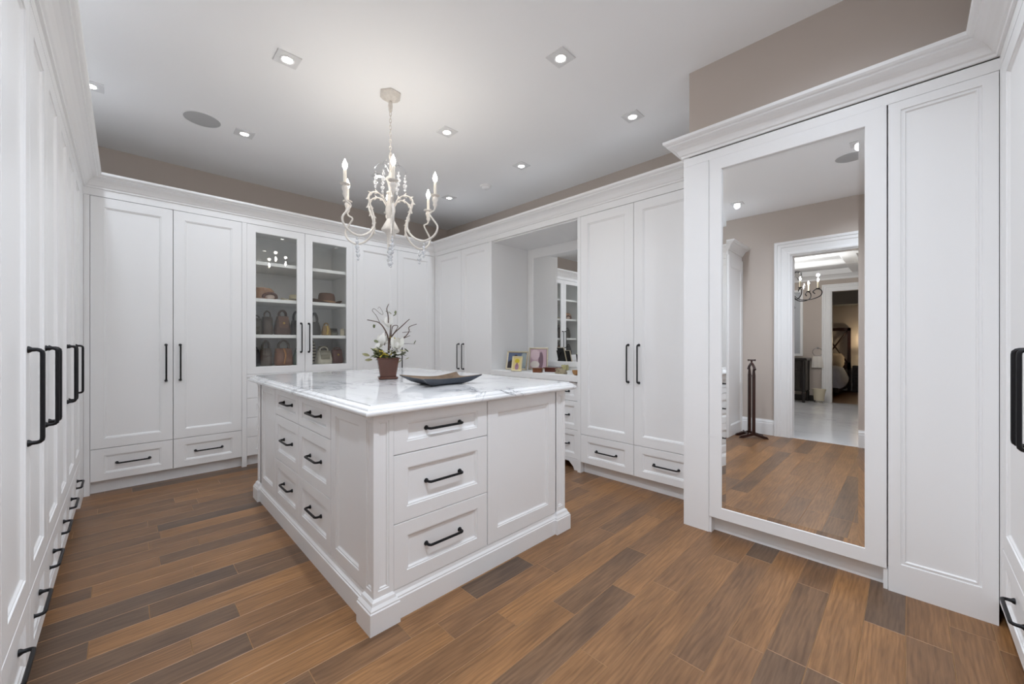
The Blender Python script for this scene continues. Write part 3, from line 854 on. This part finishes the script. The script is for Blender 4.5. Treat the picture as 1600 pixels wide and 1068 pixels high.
# ------------------------------------------------------------------ things in the display cabinet
def leather(name, c, rough=.45): return mat(name, srgb(*c), rough, noise=.22, nscale=30, bump=.25)
def sup(w, d, z, n=14, e=.55):
    r = []
    for i in range(n):
        a = 2*PI*i/n; ca, sa = math.cos(a), math.sin(a)
        r.append((w*math.copysign(abs(ca)**e, ca), d*math.copysign(abs(sa)**e, sa), z))
    return r
def handbag(label, x, y, z, w, h, d, c, rz=0, taper=.75, handles=1, hh=.12, flap=None, trim=None, hc=None, clasp=None):
    t = thing('handbag', label, 'handbag', (x, y, z+.0005), rz, 'handbags in the display cabinet')
    key = '%d_%d_%d' % c
    mt = leather('leather_'+key, c)
    mh = leather('leather_%d_%d_%d' % hc, hc) if hc else mt
    W, Dp = w/2, d/2
    part('body', MB().loft([sup(W*.94,Dp*.9,0), sup(W,Dp,.012), sup(W*1.02,Dp*1.02,h*.3), sup(W*(1+taper)/2,Dp*.85,h*.7), sup(W*taper,Dp*.5,h*.96), sup(W*taper*.95,Dp*.35,h)]), mt, t, smooth=60)
    for k in range(handles):
        yo = (k-.5)*Dp*.6 if handles == 2 else 0
        pts = [(-W*taper*.62, yo, h*.90), (-W*taper*.56, yo*1.2, h+hh*.55), (0, yo*1.5, h+hh), (W*taper*.56, yo*1.2, h+hh*.55), (W*taper*.62, yo, h*.90)]
        part('handle', MB().tube(catmull(pts, 5), .0075, 7), mh, t, smooth=60)
    if flap:
        fm = leather('leather_%d_%d_%d' % flap, flap)
        part('flap', MB().loft([[(-W*.55,-Dp*1.0-.004,h*.38),(W*.55,-Dp*1.0-.004,h*.38),(W*.5,-Dp*.97,h*.38),(-W*.5,-Dp*.97,h*.38)],
                                [(-W*.62,-Dp*.93-.006,h*.7),(W*.62,-Dp*.93-.006,h*.7),(W*.6,-Dp*.80,h*.7),(-W*.6,-Dp*.80,h*.7)],
                                [(-W*.66,-Dp*.45-.01,h*.99),(W*.66,-Dp*.45-.01,h*.99),(W*.6,-Dp*.2,h*.99),(-W*.6,-Dp*.2,h*.99)]]), fm, t)
    if trim:
        tm = leather('leather_%d_%d_%d' % trim, trim)
        part('strap', MB().tube(catmull([(-W*.1,-Dp*.5-.02,h*.98),(W*.06,-Dp*1.02-.008,h*.6),(-W*.12,-Dp*1.05-.008,h*.1)], 5), .009, 6), tm, t, smooth=60)
    if clasp:
        part('clasp', MB().ball((0,-Dp*1.02-.006,h*.62), .012, 10, 6, 1, .5, 1), mat('brass', srgb(190,160,90), .3, metal=1), t, smooth=True)
    return t
S1, S2, S3, S0 = 2.0, 1.634, 1.274, .953
# top row: hats
def hat(name, label, x, y, z, c, r, hgt, brim, rz=0, band=None, curl=.03, sx=1.15):
    t = thing(name, label, 'hat', (x, y, z+.0008), rz, 'hats in the display cabinet')
    mt = mat('felt_%d_%d_%d' % c, srgb(*c), .9, noise=.15, nscale=60, bump=.3)
    n = 24
    def ring(rr, zz_, wave=0, dent=0):
        return [(rr*sx*math.cos(2*PI*i/n)*(1-dent*abs(math.sin(2*PI*i/n))), rr*math.sin(2*PI*i/n), zz_ + wave*math.cos(2*PI*i/n)**2 + 0) for i in range(n)]
    part('brim', MB().loft([ring(r*.9,.006), ring(brim*.8,.0,curl*.25), ring(brim,.004,curl), ring(brim*.99,.008,curl), ring(brim*.8,.005,curl*.25), ring(r*.9,.010)], cap=False), mt, t, smooth=60)
    part('crown', MB().loft([ring(r,.004), ring(r*.99,hgt*.3), ring(r*.93,hgt*.75), ring(r*.85,hgt*.95), ring(r*.7,hgt,0,.25), ring(r*.3,hgt*.86,0,.3)]), mt, t, smooth=60)
    if band:
        bm_ = mat('band_%d_%d_%d' % band, srgb(*band), .6, noise=.2)
        part('hat_band', MB().loft([ring(r*1.0,.012), ring(r*1.03,.014), ring(r*1.02,.034), ring(r*.98,.036)], cap=False), bm_, t, smooth=60)
    return t
# fur trapper hat: dome with a dark lined front flap
fh = thing('fur_hat', 'tan fur-trimmed winter hat on the upper left shelf', 'hat', (1.02, 4.70, S2+.0008), .1, 'hats in the display cabinet')
FUR = mat('tan_felt', srgb(150,116,92), .95, noise=.25, nscale=80, bump=.6)
FURD = mat('dark_fur', srgb(92,60,48), .95, noise=.5, nscale=120, bump=1)
FURL = mat('pale_fur', srgb(196,176,164), .95, noise=.3, nscale=120, bump=1)
part('crown', MB().loft([sup(.115,.10,0,20,.8), sup(.112,.10,.04,20,.8), sup(.10,.09,.09,20,.85), sup(.075,.07,.12,20,.9), sup(.02,.02,.128,20,1)]), FUR, fh, smooth=True)
part('front_flap', MB().tube(catmull([(-.03,-.10,.016),(-.02,-.108,.045),(.035,-.108,.065),(.085,-.098,.05),(.098,-.088,.016)], 5), .014, 8), FURD, fh, smooth=True)
part('fur_lining', MB().ball((.035,-.095,.029), .042, 12, 8, 1.1, .35, .62), FURL, fh, smooth=True)
hat('sun_hat', 'cream cone-crowned hat beside the left glass door edge', 1.345, 4.76, S2, (226,216,186), .058, .085, .125, band=(120,110,90))
hat('cowboy_hat', 'brown cowboy hat with pale band on the upper right shelf', 1.66, 4.72, S2, (96,66,46), .083, .125, .150, rz=.2, band=(170,130,90), curl=.045)
# third shelf: dark bags
handbag('dark olive handbag at the left end of the middle shelf', .955, 4.72, S3, .12, .17, .11, (62,56,44), .05, .97, 1, .03)
handbag('slim dark brown handbag second on the middle left shelf', 1.069, 4.74, S3, .096, .19, .12, (74,60,48), -.05, .93, 1, .06)
handbag('chestnut brown domed handbag with flap on the middle left shelf', 1.20, 4.70, S3, .15, .20, .12, (82,58,46), .0, .72, 2, .06, flap=(104,72,54), clasp=True)
handbag('black handbag with tall round handle on the middle left shelf', 1.343, 4.72, S3, .125, .16, .12, (46,44,46), -.02, .75, 2, .10, clasp=True)
handbag('charcoal bag with upright loop handle on the middle right shelf', 1.525, 4.72, S3, .125, .15, .11, (58,56,54), .03, .8, 2, .10)
handbag('small gold and tan pouch on the middle right shelf', 1.64, 4.68, S3, .095, .11, .09, (150,122,80), -.04, .7, 1, .03, trim=(200,170,90))
handbag('grey-green clutch lying beside the gold pouch', 1.74, 4.74, S3, .09, .085, .10, (112,112,98), .03, .8, 0, 0, flap=(64,62,58))
cup = thing('cream_canister', 'cream lidded canister at the right end of the middle shelf', 'canister', (1.815, 4.66, S3+.0005), 0)
CREAM = mat('cream_ceramic', srgb(214,204,180), .35, noise=.05)
part('jar', MB().lathe([(.022,0),(.025,.004),(.026,.06),(.023,.064)], 20), CREAM, cup, smooth=True)
part('lid', MB().lathe([(.0265,.065),(.0265,.072),(.01,.078),(.008,.084),(.001,.086)], 20), CREAM, cup, smooth=True)
# bottom row
handbag('black shoulder bag at the left end of the lowest shelf', .94, 4.70, S0, .11, .17, .11, (40,40,46), .04, .85, 1, .03)
handbag('grey-brown bag with tall thin handles on the lowest left shelf', 1.055, 4.74, S0, .118, .18, .11, (96,84,76), -.03, .8, 2, .08)
handbag('rust brown leather tote with tan strap on the lowest left shelf', 1.205, 4.68, S0, .17, .18, .12, (122,78,52), .0, .92, 2, .085, trim=(176,120,66), hc=(84,70,56))
handbag('teal green pouch at the right of the lowest left shelf', 1.345, 4.70, S0, .095, .14, .10, (88,108,98), .05, .6, 1, .04)
def striped_mat():
    m = D.materials.new('striped_canvas'); m.use_nodes = True
    nt = m.node_tree; b = nt.nodes['Principled BSDF']; b.inputs['Roughness'].default_value = .8
    tc = nt.nodes.new('ShaderNodeTexCoord'); w = nt.nodes.new('ShaderNodeTexWave'); w.bands_direction = 'Z'
    w.inputs['Scale'].default_value = 9; w.inputs['Distortion'].default_value = .6
    r = nt.nodes.new('ShaderNodeValToRGB'); r.color_ramp.interpolation = 'CONSTANT'
    r.color_ramp.elements[0].color = srgb(84,78,66); r.color_ramp.elements[1].color = srgb(196,188,166); r.color_ramp.elements[1].position = .5
    nt.links.new(tc.outputs['Object'], w.inputs['Vector']); nt.links.new(w.outputs['Fac'], r.inputs[0]); nt.links.new(r.outputs[0], b.inputs['Base Color'])
    return m
STRIPE = striped_mat()
sb = handbag('olive and cream striped bag standing on the lowest right shelf', 1.515, 4.80, S0, .11, .24, .09, (140,132,112), .02, .8, 1, .03)
for ch in sb.children:
    if ch.name.startswith('body'): ch.data.materials[0] = STRIPE
handbag('soft cream and grey bag slumped on the lowest right shelf', 1.60, 4.64, S0, .17, .15, .12, (188,182,166), .0, .8, 1, .04, flap=(128,122,106))
handbag('white bag with dark flap standing behind the cream bag', 1.645, 4.80, S0, .13, .20, .09, (206,198,180), -.03, .7, 0, 0, flap=(86,80,66))
handbag('dark red-brown woven bag on the lowest right shelf', 1.765, 4.70, S0, .13, .16, .10, (92,50,42), .0, .9, 1, .02, clasp=True)
handbag('small bright red purse in the lower right cabinet corner', 1.795, 4.83, S0, .09, .11, .08, (150,48,44), 0, .85, 1, .02)

# ------------------------------------------------------------------ things on the dressing table
VZ = .8845
def picture_mat(name, blobs, bg):
    """a flat print: soft ellipses over a ground colour, in the object's own x (0..1) and z (0..1)"""
    m = D.materials.new(name); m.use_nodes = True
    nt = m.node_tree; N = nt.nodes; L = nt.links; b = N['Principled BSDF']; b.inputs['Roughness'].default_value = .25
    tc = N.new('ShaderNodeTexCoord'); last = None
    for (cx, cz, rx, rz_, col) in blobs:
        mp = N.new('ShaderNodeMapping'); mp.vector_type = 'POINT'
        mp.inputs['Location'].default_value = (-cx/rx, 0, -cz/rz_); mp.inputs['Scale'].default_value = (1/rx, 0, 1/rz_)
        L.new(tc.outputs['Generated'], mp.inputs['Vector'])
        ln = N.new('ShaderNodeVectorMath'); ln.operation = 'LENGTH'; L.new(mp.outputs[0], ln.inputs[0])
        rp_ = N.new('ShaderNodeValToRGB'); rp_.color_ramp.elements[0].position = .8; rp_.color_ramp.elements[0].color = (1,1,1,1)
        rp_.color_ramp.elements[1].position = 1.0; rp_.color_ramp.elements[1].color = (0,0,0,1)
        L.new(ln.outputs['Value'], rp_.inputs[0])
        mx_ = N.new('ShaderNodeMix'); mx_.data_type = 'RGBA'; mx_.inputs[7].default_value = srgb(*col)
        if last is None: mx_.inputs[6].default_value = srgb(*bg)
        else: L.new(last, mx_.inputs[6])
        L.new(rp_.outputs[0], mx_.inputs[0]); last = mx_.outputs[2]
    L.new(last, b.inputs['Base Color'])
    return m
SILVER = mat('silver_gilt', srgb(206,196,172), .3, metal=.7, noise=.1)
def picture(label, x, y, rz, w, h, fw, fm, pm, lean=.22):
    t = thing('picture_frame', label, 'picture frame', (x, y, VZ+.0035), rz, 'picture frames on the dressing table')
    tilt = Matrix.Rotation(-lean, 4, 'X')
    f = frame_mesh(w, h, fw, fw, .014); f.xf(Matrix.Translation((-w/2,0,0))); f.xf(tilt)
    part('frame', f, fm, t)
    p = part('print', MB().box(fw-.002-w/2, w/2-fw+.002, -.006, -.003, fw-.002, h-fw+.002), pm, t, (0,0,0), (-lean,0,0))
    part('backing', MB().box(-w/2+.002, w/2-.002, -.002, .003, .003, h-.003), mat('dark_backing', srgb(30,28,28), .8, noise=.1), t, (0,0,0), (-lean,0,0))
    hz = h*.75*math.cos(lean); hy_ = h*.75*math.sin(lean)
    part('easel_leg', MB().tube([(0,hy_+.004,hz),(0,hy_+h*.22+.02,.001)], .005, 6), mat('dark_backing', srgb(30,28,28), .8), t)
    return t
face = -PI/2 + .55
picture('silver picture frame with a blue portrait print on the dressing table', 3.12, 3.09, -PI/2+.25, .27, .21, .018, SILVER,
        picture_mat('portrait_print', [(.3,.1,.42,.5,(52,44,48)),(.42,.62,.10,.20,(196,160,150)),(.42,.78,.10,.10,(70,50,40)),(.85,.5,.18,.6,(150,160,160))], (92,104,130)))
picture('small cream picture frame with a yellow flower print, frontmost of three', 2.985, 2.95, -PI/2+.2, .125, .16, .016, mat('cream_gold', srgb(226,212,170), .4, noise=.1),
        picture_mat('flower_print', [(.5,.25,.28,.3,(170,130,150)),(.5,.72,.33,.2,(206,184,40)),(.5,.42,.12,.2,(150,110,120))], (226,206,140)), .18)
picture('gold-edged picture frame with a pink print before the niche mirror', 3.33, 2.95, -PI/2+.55, .22, .25, .016, SILVER,
        picture_mat('pink_print', [(.65,.4,.16,.5,(120,92,104)),(.3,.7,.3,.3,(214,190,196)),(.3,.2,.3,.2,(222,214,206))], (196,166,176)))
picture('dark leaning frame at the right end of the dressing table', 3.22, 2.235, -PI/2-.25, .14, .22, .02, BLACK, picture_mat('grey_print', [(.5,.5,.3,.3,(110,110,115))], (60,60,64)))
BURL = mat('burl_wood', srgb(112,66,40), .3, noise=.35, nscale=40)
bx = thing('trinket_box', 'small square burl wood box on the dressing table', 'box', (3.06, 2.715, VZ), -PI/2+.5)
part('box_body', MB().bbox(-.045,.045,-.035,.035,0,.034,.002), BURL, bx)
part('lid', MB().bbox(-.0465,.0465,-.0365,.0365,.0345,.046,.002), BURL, bx)
bx = thing('jewellery_case', 'low red-brown wooden case with overhanging lid behind the burl box', 'box', (3.24, 2.66, VZ), -PI/2+.4)
part('box_body', MB().bbox(-.075,.075,-.05,.05,0,.036,.003), mat('red_brown_wood', srgb(92,44,30), .3, noise=.3, nscale=40), bx)
part('lid', MB().bbox(-.09,.09,-.06,.06,.0365,.046,.003), mat('red_brown_wood', srgb(92,44,30), .3), bx)
SHELL = mat('mottled_shell', srgb(150,138,112), .3, noise=.55, nscale=70)
fg = thing('shell_ornament', 'mottled shell and bead ornament on the dressing table', 'ornament', (3.10, 2.44, VZ), -PI/2)
rr_ = random.Random(5)
sm = MB(); sm.loft([sup(.07,.032,0,16,.9), sup(.075,.036,.010,16,.9), sup(.05,.026,.034,16,.9), sup(.02,.01,.046,16,1)]); part('shell_body', sm, SHELL, fg, smooth=True)
for k in range(9):
    part('bead', MB().ball((-.06+k*.017, rr_.uniform(-.03,.02), .030+rr_.uniform(-.01,.014)), .012, 8, 6), SHELL, fg, smooth=True)
bo = thing('tan_bowl', 'small tan turned wood bowl beside the dark frame', 'bowl', (3.07, 2.225, VZ), 0)
part('bowl_shell', MB().lathe([(.022,0),(.036,.008),(.045,.030),(.046,.046),(.043,.046),(.040,.030),(.02,.012),(.001,.011)], 20), mat('tan_wood', srgb(168,124,76), .4, noise=.2, nscale=40), bo, smooth=50)
cd = thing('green_candle_box', 'pale yellow-green candle block against the niche mirror', 'candle', (3.50, 2.70, VZ), 0)
part('wax', MB().bbox(-.028,.028,-.03,.03,0,.06,.004), mat('pale_wax', srgb(186,180,130), .5, noise=.1), cd)
part('wick', MB().tube([(0,0,.06),(.001,0,.07)], .0012, 5), BLACK, cd)

# ------------------------------------------------------------------ clothes valet by the doorway (seen in the mirror)
vs = thing('clothes_valet', 'dark mahogany clothes valet stand beside the doorway, seen in the mirror', 'valet stand', (-.50, 1.43, 0), math.radians(58))
def foot(y):
    return catmull([(-.17,y,.014),(-.10,y,.038),(0,y,.066),(.10,y,.038),(.17,y,.014)], 4)
for sy in (-1, 1):
    m = MB()
    pth = [(-.17,.0),(-.15,.026),(-.08,.045),(0,.075),(.08,.045),(.15,.026),(.17,.0),(.12,.0),(.07,.018),(0,.042),(-.07,.018),(-.12,.0)]
    m.loft([[(x, sy*.075-.014, z) for x, z in pth], [(x, sy*.075+.014, z) for x, z in pth]])
    part('foot', m, DARKW, vs)
    part('post', MB().loft([sq(.017,.062,.2),sq(.017,.80,.2),sq(.008,.90,.2)]), DARKW, vs, (0, sy*.075, 0))
part('foot_rail', MB().box(-.012,.012,-.075,.075,.05,.075), DARKW, vs)
part('shoe_bar', MB().box(.06,.075,-.09,.09,.055,.068), DARKW, vs)
part('cross_rail', MB().tube([(0,-.10,.79),(0,.10,.79)], .008, 8), DARKW, vs, smooth=True)
part('hanger', MB().tube(catmull([(0,-.115,.875),(0,-.075,.915),(0,-.02,.945),(0,.02,.945),(0,.075,.915),(0,.115,.875)], 4), [.016]*21, 8), DARKW, vs, smooth=True)
part('neck', MB().lathe([(.012,.94),(.009,.965),(.014,.98),(.006,.985)], 10), DARKW, vs, smooth=True)
part('top_rail', MB().tube([(-.045,0,.993),(-.03,0,.993),(.03,0,.993),(.045,0,.993)], [.013,.009,.009,.013], 8), DARKW, vs, smooth=True)

# ------------------------------------------------------------------ bathroom beyond the doorway (seen in the mirror)
BX0, BX1, BY0, BY1, BZ = -5.3, XW_L-WT, -1.4, 3.6, 2.78
struct('floor_bathroom', MB().box(BX0, BX1-.02, BY0, BY1, -.06, .0), BATHMARBLE)
struct('wall_bathroom_near', MB().box(BX0-WT, BX1, BY0-WT, BY0, 0, BZ+.05), BEIGE)
struct('wall_bathroom_back', MB().box(BX0-WT, BX1, BY1, BY1+WT, 0, BZ+.05), BEIGE)
D2Y0, D2Y1, D2Z = .25, 1.152, 2.33
w2 = MB()
w2.box(BX0-WT, BX0, BY0, D2Y0, 0, BZ+.05); w2.box(BX0-WT, BX0, D2Y1, BY1, 0, BZ+.05); w2.box(BX0-WT, BX0, D2Y0, D2Y1, D2Z, BZ+.05)
struct('wall_bathroom_far', w2, BEIGE)
cb = struct('ceiling_bathroom', MB().box(BX0-WT, BX1, BY0-WT, BY1+WT, BZ, BZ+.08), CEILM)
for x in (-1.9, -3.0, -4.1): part('beam', MB().bbox(x-.12, x+.12, BY0, BY1, BZ-.10, BZ-.0005, .02), TRIMW, cb)
for y in (-.35, .7, 1.75, 2.8): part('cross_beam', MB().bbox(BX0+.01, BX1-.01, y-.12, y+.12, BZ-.098, BZ-.0005, .02), TRIMW, cb)
crn = [(0,BZ-.20),(.02,BZ-.20),(.03,BZ-.16),(.07,BZ-.12),(.11,BZ-.10),(.12,BZ-.0006),(0,BZ-.0006)]
struct('trim_8', MB().loft([[(BX0+o, BY0, z) for o, z in crn], [(BX0+o, BY1, z) for o, z in crn]]), TRIMW)
d2 = casing('door_2', BX0, 1, D2Y0, D2Y1, D2Z, .15)
part('jamb', MB().box(BX0-WT, BX0, D2Y1-.015, D2Y1+.001, 0, D2Z), TRIMW, d2)
part('jamb', MB().box(BX0-WT, BX0, D2Y0-.001, D2Y0+.015, 0, D2Z), TRIMW, d2)
bbf = mat('dark_stone_base', srgb(40,38,38), .3, noise=.2)
struct('baseboard_far', MB().box(BX0, BX0+.015, D2Y1+.152, BY1, 0, .12), bbf)
# vanity
EBONY = mat('ebonised_wood', srgb(36,32,31), .3, noise=.3, nscale=25)
vn = thing('bathroom_vanity', 'dark ebonised bathroom vanity on turned legs, seen through the doorway', 'vanity', (BX0+.29, 1.48, 0), PI/2)
VL = 1.3
part('carcass', MB().bbox(.04, VL-.04, -.24, .27, .24, .88, .004), EBONY, vn)
part('top', MB().bbox(0, VL, -.28, .28, .88, .93, .008), EBONY, vn)
for x in (.06, VL-.06):
    for y in (-.22, .22):
        part('leg', MB().lathe([(.018,0),(.026,.02),(.020,.05),(.034,.14),(.036,.2),(.026,.22),(.036,.24),(.036,.87)], 12), EBONY, vn, (x, y, 0), smooth=45)
for k in range(3):
    x0 = .12 + k*.36
    part('drawer', panel_rings(.34, .2, .02, .03, .03), EBONY, vn, (x0, -.24, .66))
    dd = part('door', panel_rings(.34, .36, .02, .05, .05), EBONY, vn, (x0, -.24, .28))
    part('knob', MB().ball((.17,-.03,.33), .013, 8, 6), CHROME, dd, smooth=True)
wm = thing('wall_panel', 'tall pale grey panel on the bathroom wall above the vanity', 'wall panel', (BX0+.001, 1.63, .96), PI/2)
part('panel_frame', frame_mesh(1.0, 1.45, .05, .05, .03), TRIMW, wm)
part('panel_face', MB().box(.049, .951, -.012, 0, .049, 1.401), mat('pale_grey_panel', srgb(186,190,196), .3, noise=.02), wm)
# towel on ring
tw = thing('towel_ring', 'metal towel ring on the bathroom wall', 'towel ring', (BX0+.001, 1.372, 1.14), PI/2)
part('rosette', MB().ball((0,-.012,0), .02, 10, 6, 1, .6, 1), CHROME, tw, smooth=True)
part('ring', MB().tube([(.085*math.cos(a/20*2*PI), -.032, -.085+.085*math.sin(a/20*2*PI)) for a in range(21)], .005, 6), CHROME, tw, smooth=True)
tl = MB()
def tow(z, w, dd): 
    n = 13; fr = []; bk = []
    for i in range(n):
        s = i/(n-1)*2-1; wv = .008*math.sin(s*9)
        fr.append((s*w, -.032-dd+wv, z)); bk.append((s*w, -.032+dd+wv*.5, z))
    return fr + bk[::-1]
tl.loft([tow(-.42,.102,.016), tow(-.29,.095,.016), tow(-.186,.078,.016), tow(-.177,.072,.006)])
two = part('hand_towel', tl, mat('white_terry', srgb(228,222,214), .95, noise=.06, nscale=120, bump=.5), None, (BX0+.001, 1.372, 1.14), (0,0,PI/2), smooth=True)
tag(two, 'white hand towel hanging from the bathroom towel ring', 'towel')
wb = thing('waste_basket', 'white flared waste basket with metal foot on the marble floor', 'waste basket', (BX0+.24, 1.32, 0), 0)
part('bin', MB().lathe([(.075,.045),(.085,.05),(.10,.2),(.12,.285),(.114,.285),(.095,.2),(.08,.06),(.001,.058)], 24), CREAM, wb, smooth=50)
part('foot', MB().lathe([(.085,0),(.085,.014),(.06,.03),(.06,.044)], 24), CHROME, wb, smooth=50)
# bathroom chandelier
IRON = mat('dark_iron_scroll', srgb(40,38,38), .4, metal=.5)
bc = thing('iron_chandelier', 'dark scrolled iron chandelier in the bathroom, seen through the doorway', 'chandelier', (-3.0, 1.44, BZ-.099), 0)
part('rod', MB().tube([(0,0,-.0005),(0,0,-.16)], .006, 6), IRON, bc)
part('column', MB().lathe([(.01,-.14),(.03,-.18),(.012,-.22),(.05,-.30),(.02,-.36),(.02,-.50),(.05,-.58),(.03,-.66),(.012,-.70),(.012,-.76),(.045,-.80),(.055,-.84),(.03,-.89),(.002,-.90)], 14), IRON, bc, smooth=50)
for k in range(6):
    a = k*PI/3 + .55
    pth = catmull([(.02,0,-.60),(.12,0,-.70),(.27,0,-.71),(.40,0,-.66),(.42,0,-.58),(.36,0,-.54),(.30,0,-.58),(.33,0,-.62)], 5)
    part('arm', MB().tube(pth, .008, 6), IRON, bc, rot=(0,0,a), smooth=60)
    pth = catmull([(.01,0,-.30),(.07,0,-.22),(.14,0,-.24),(.16,0,-.31),(.12,0,-.36),(.09,0,-.32)], 5)
    part('upper_scroll', MB().tube(pth, .006, 6), IRON, bc, rot=(0,0,a+.4), smooth=60)
    ca, sa = math.cos(a), math.sin(a)
    part('candle_cup', MB().lathe([(.008,-.55),(.03,-.535),(.032,-.53),(.01,-.528)], 10), IRON, bc, (.37*ca,.37*sa,0), smooth=True)
    part('candle_sleeve', MB().lathe([(.012,-.53),(.012,-.42),(.004,-.418)], 10), CREAM, bc, (.37*ca,.37*sa,0), smooth=True)
    part('bulb', MB().lathe([(.006,-.417),(.014,-.395),(.011,-.375),(.001,-.352)], 10), BULB, bc, (.37*ca,.37*sa,0), smooth=True)
    if k % 2 == 0: lamp('bath_candle_lamp', 'POINT', (.37*ca,.37*sa,-.31), BATH_W*2, bc, (.97,.97,.97), .02)
    dm = MB()
    for z, r in ((0,.012),(-.03,.016),(-.06,.012)): dm.ball((0,0,z), r, 8, 6)
    part('crystal_drop', dm, CRYSTAL, bc, (.20*math.cos(a+.3),.20*math.sin(a+.3),-.45))

# ------------------------------------------------------------------ bedroom beyond the bathroom (seen in the mirror)
RX0, RX1, RY0, RY1 = -8.6, BX0-WT, -1.4, 3.6
struct('floor_bedroom', MB().box(RX0, RX1+WT, RY0, RY1, -.06, -.001), mat('bedroom_oak', srgb(112,78,50), .35, noise=.3, nscale=6))
wr_ = MB(); wr_.box(RX0-WT, RX0, RY0, RY1, 0, BZ); wr_.box(RX0-WT, RX1, RY0-WT, RY0, 0, BZ); wr_.box(RX0-WT, RX1, RY1, RY1+WT, 0, BZ)
struct('wall_bedroom', wr_, BEIGE)
struct('ceiling_bedroom', MB().box(RX0-WT, RX1, RY0-WT, RY1+WT, BZ, BZ+.08), CEILM)
struct('trim_9', MB().box(RX0, RX0+.5, RY0, RY1, 2.28, BZ-.001), mat('grey_bulkhead', srgb(140,140,142), .8, noise=.02))
bed = thing('bed', 'bed with dark lattice headboard and pale bedding in the far bedroom', 'bed', (RX0+.03, 1.95, 0), -PI/2)
# local: x across (to -y world), y... head at local y=0 towards +x world
HBW = .86
hb = MB(); hb.box(-HBW, -HBW+.07, -.0, .05, 0, 1.68); hb.box(HBW-.07, HBW, 0, .05, 0, 1.68); hb.box(-HBW, HBW, 0, .05, 1.60, 1.68); hb.box(-HBW, HBW, 0, .05, .55, .75)
part('headboard_frame', hb, DARKW, bed)
for k in range(3):
    x0 = -HBW+.07 + k*.5267
    for (a0, b0) in (((x0, .75), (x0+.5267, 1.60)), ((x0, 1.60), (x0+.5267, .75))):
        part('lattice_bar', MB().tube([(a0[0], .025, a0[1]), (b0[0], .025, b0[1])], .018, 4), DARKW, bed)
part('bed_base', MB().bbox(-.80, .80, .05, 2.05, .08, .36, .02), EBONY, bed)
LINEN = mat('pale_blue_linen', srgb(176,178,190), .9, noise=.12, nscale=8, bump=.3)
dvt = MB()
def dr(y, w, zt, zb, n=16):
    r = []
    for i in range(n):
        s = i/(n-1)*2-1
        z = zt if abs(s) < .86 else zt-(zt-zb)*((abs(s)-.86)/.14)**.7
        r.append((s*w, y, z + .012*math.sin(s*17+y*9)))
    return r + [(w*.95, y, zb-.005), (-w*.95, y, zb-.005)]
dvt.loft([dr(.45,.86,.66,.36), dr(.9,.88,.68,.30), dr(1.5,.89,.67,.26), dr(2.0,.88,.64,.24), dr(2.12,.84,.5,.22)])
part('duvet', dvt, LINEN, bed, smooth=60)
for x in (-.4, .4):
    p = part('pillow', MB().loft([sup(.30,.06,0,16,.7), sup(.34,.10,.10,16,.7), sup(.34,.10,.30,16,.7), sup(.28,.04,.40,16,.7)]), mat('cream_pillow', srgb(206,190,172), .9, noise=.08), bed, (x, .24, .60), (.3, 0, 0), smooth=60)
bed.rotation_euler[2] = -PI/2
for ch in bed.children: pass
ns = thing('nightstand', 'dark nightstand beside the bed in the far bedroom', 'nightstand', (RX0+.03, .78, 0), PI/2)
part('body', MB().bbox(-.25,.25,-.45,0,.0,.68,.005), EBONY, ns)
part('drawer', panel_rings(.44,.2,.015,.03,.03), EBONY, ns, (-.22,-.45,.44))
part('drawer', panel_rings(.44,.3,.015,.03,.03), EBONY, ns, (-.22,-.45,.1))
tlmp = thing('table_lamp', 'lit table lamp on the bedroom nightstand', 'lamp', (RX0+.27, .72, .6805), 0)
part('base', MB().lathe([(.08,0),(.08,.015),(.02,.03),(.05,.12),(.06,.2),(.02,.28),(.01,.36)], 16), CHROME, tlmp, smooth=50)
SHADE = emis('lamp_shade_lit', (1,.8,.5,1), 1.2)
part('shade', MB().lathe([(.17,.34),(.12,.60),(.118,.60),(.168,.34)], 24), SHADE, tlmp, smooth=50)
lamp('bedside_lamp', 'POINT', (0,0,.66), 6, tlmp, (1,.78,.5), .04)
rl = thing('bedroom_ceiling_light', 'round flush ceiling light in the far bedroom', 'ceiling light', (-6.6, 1.6, BZ), 0)
part('shade', MB().lathe([(.16,-.0005),(.16,-.04),(.10,-.075),(.001,-.085)], 24), emis('flush_light', (1,.92,.8,1), 3), rl, smooth=50)
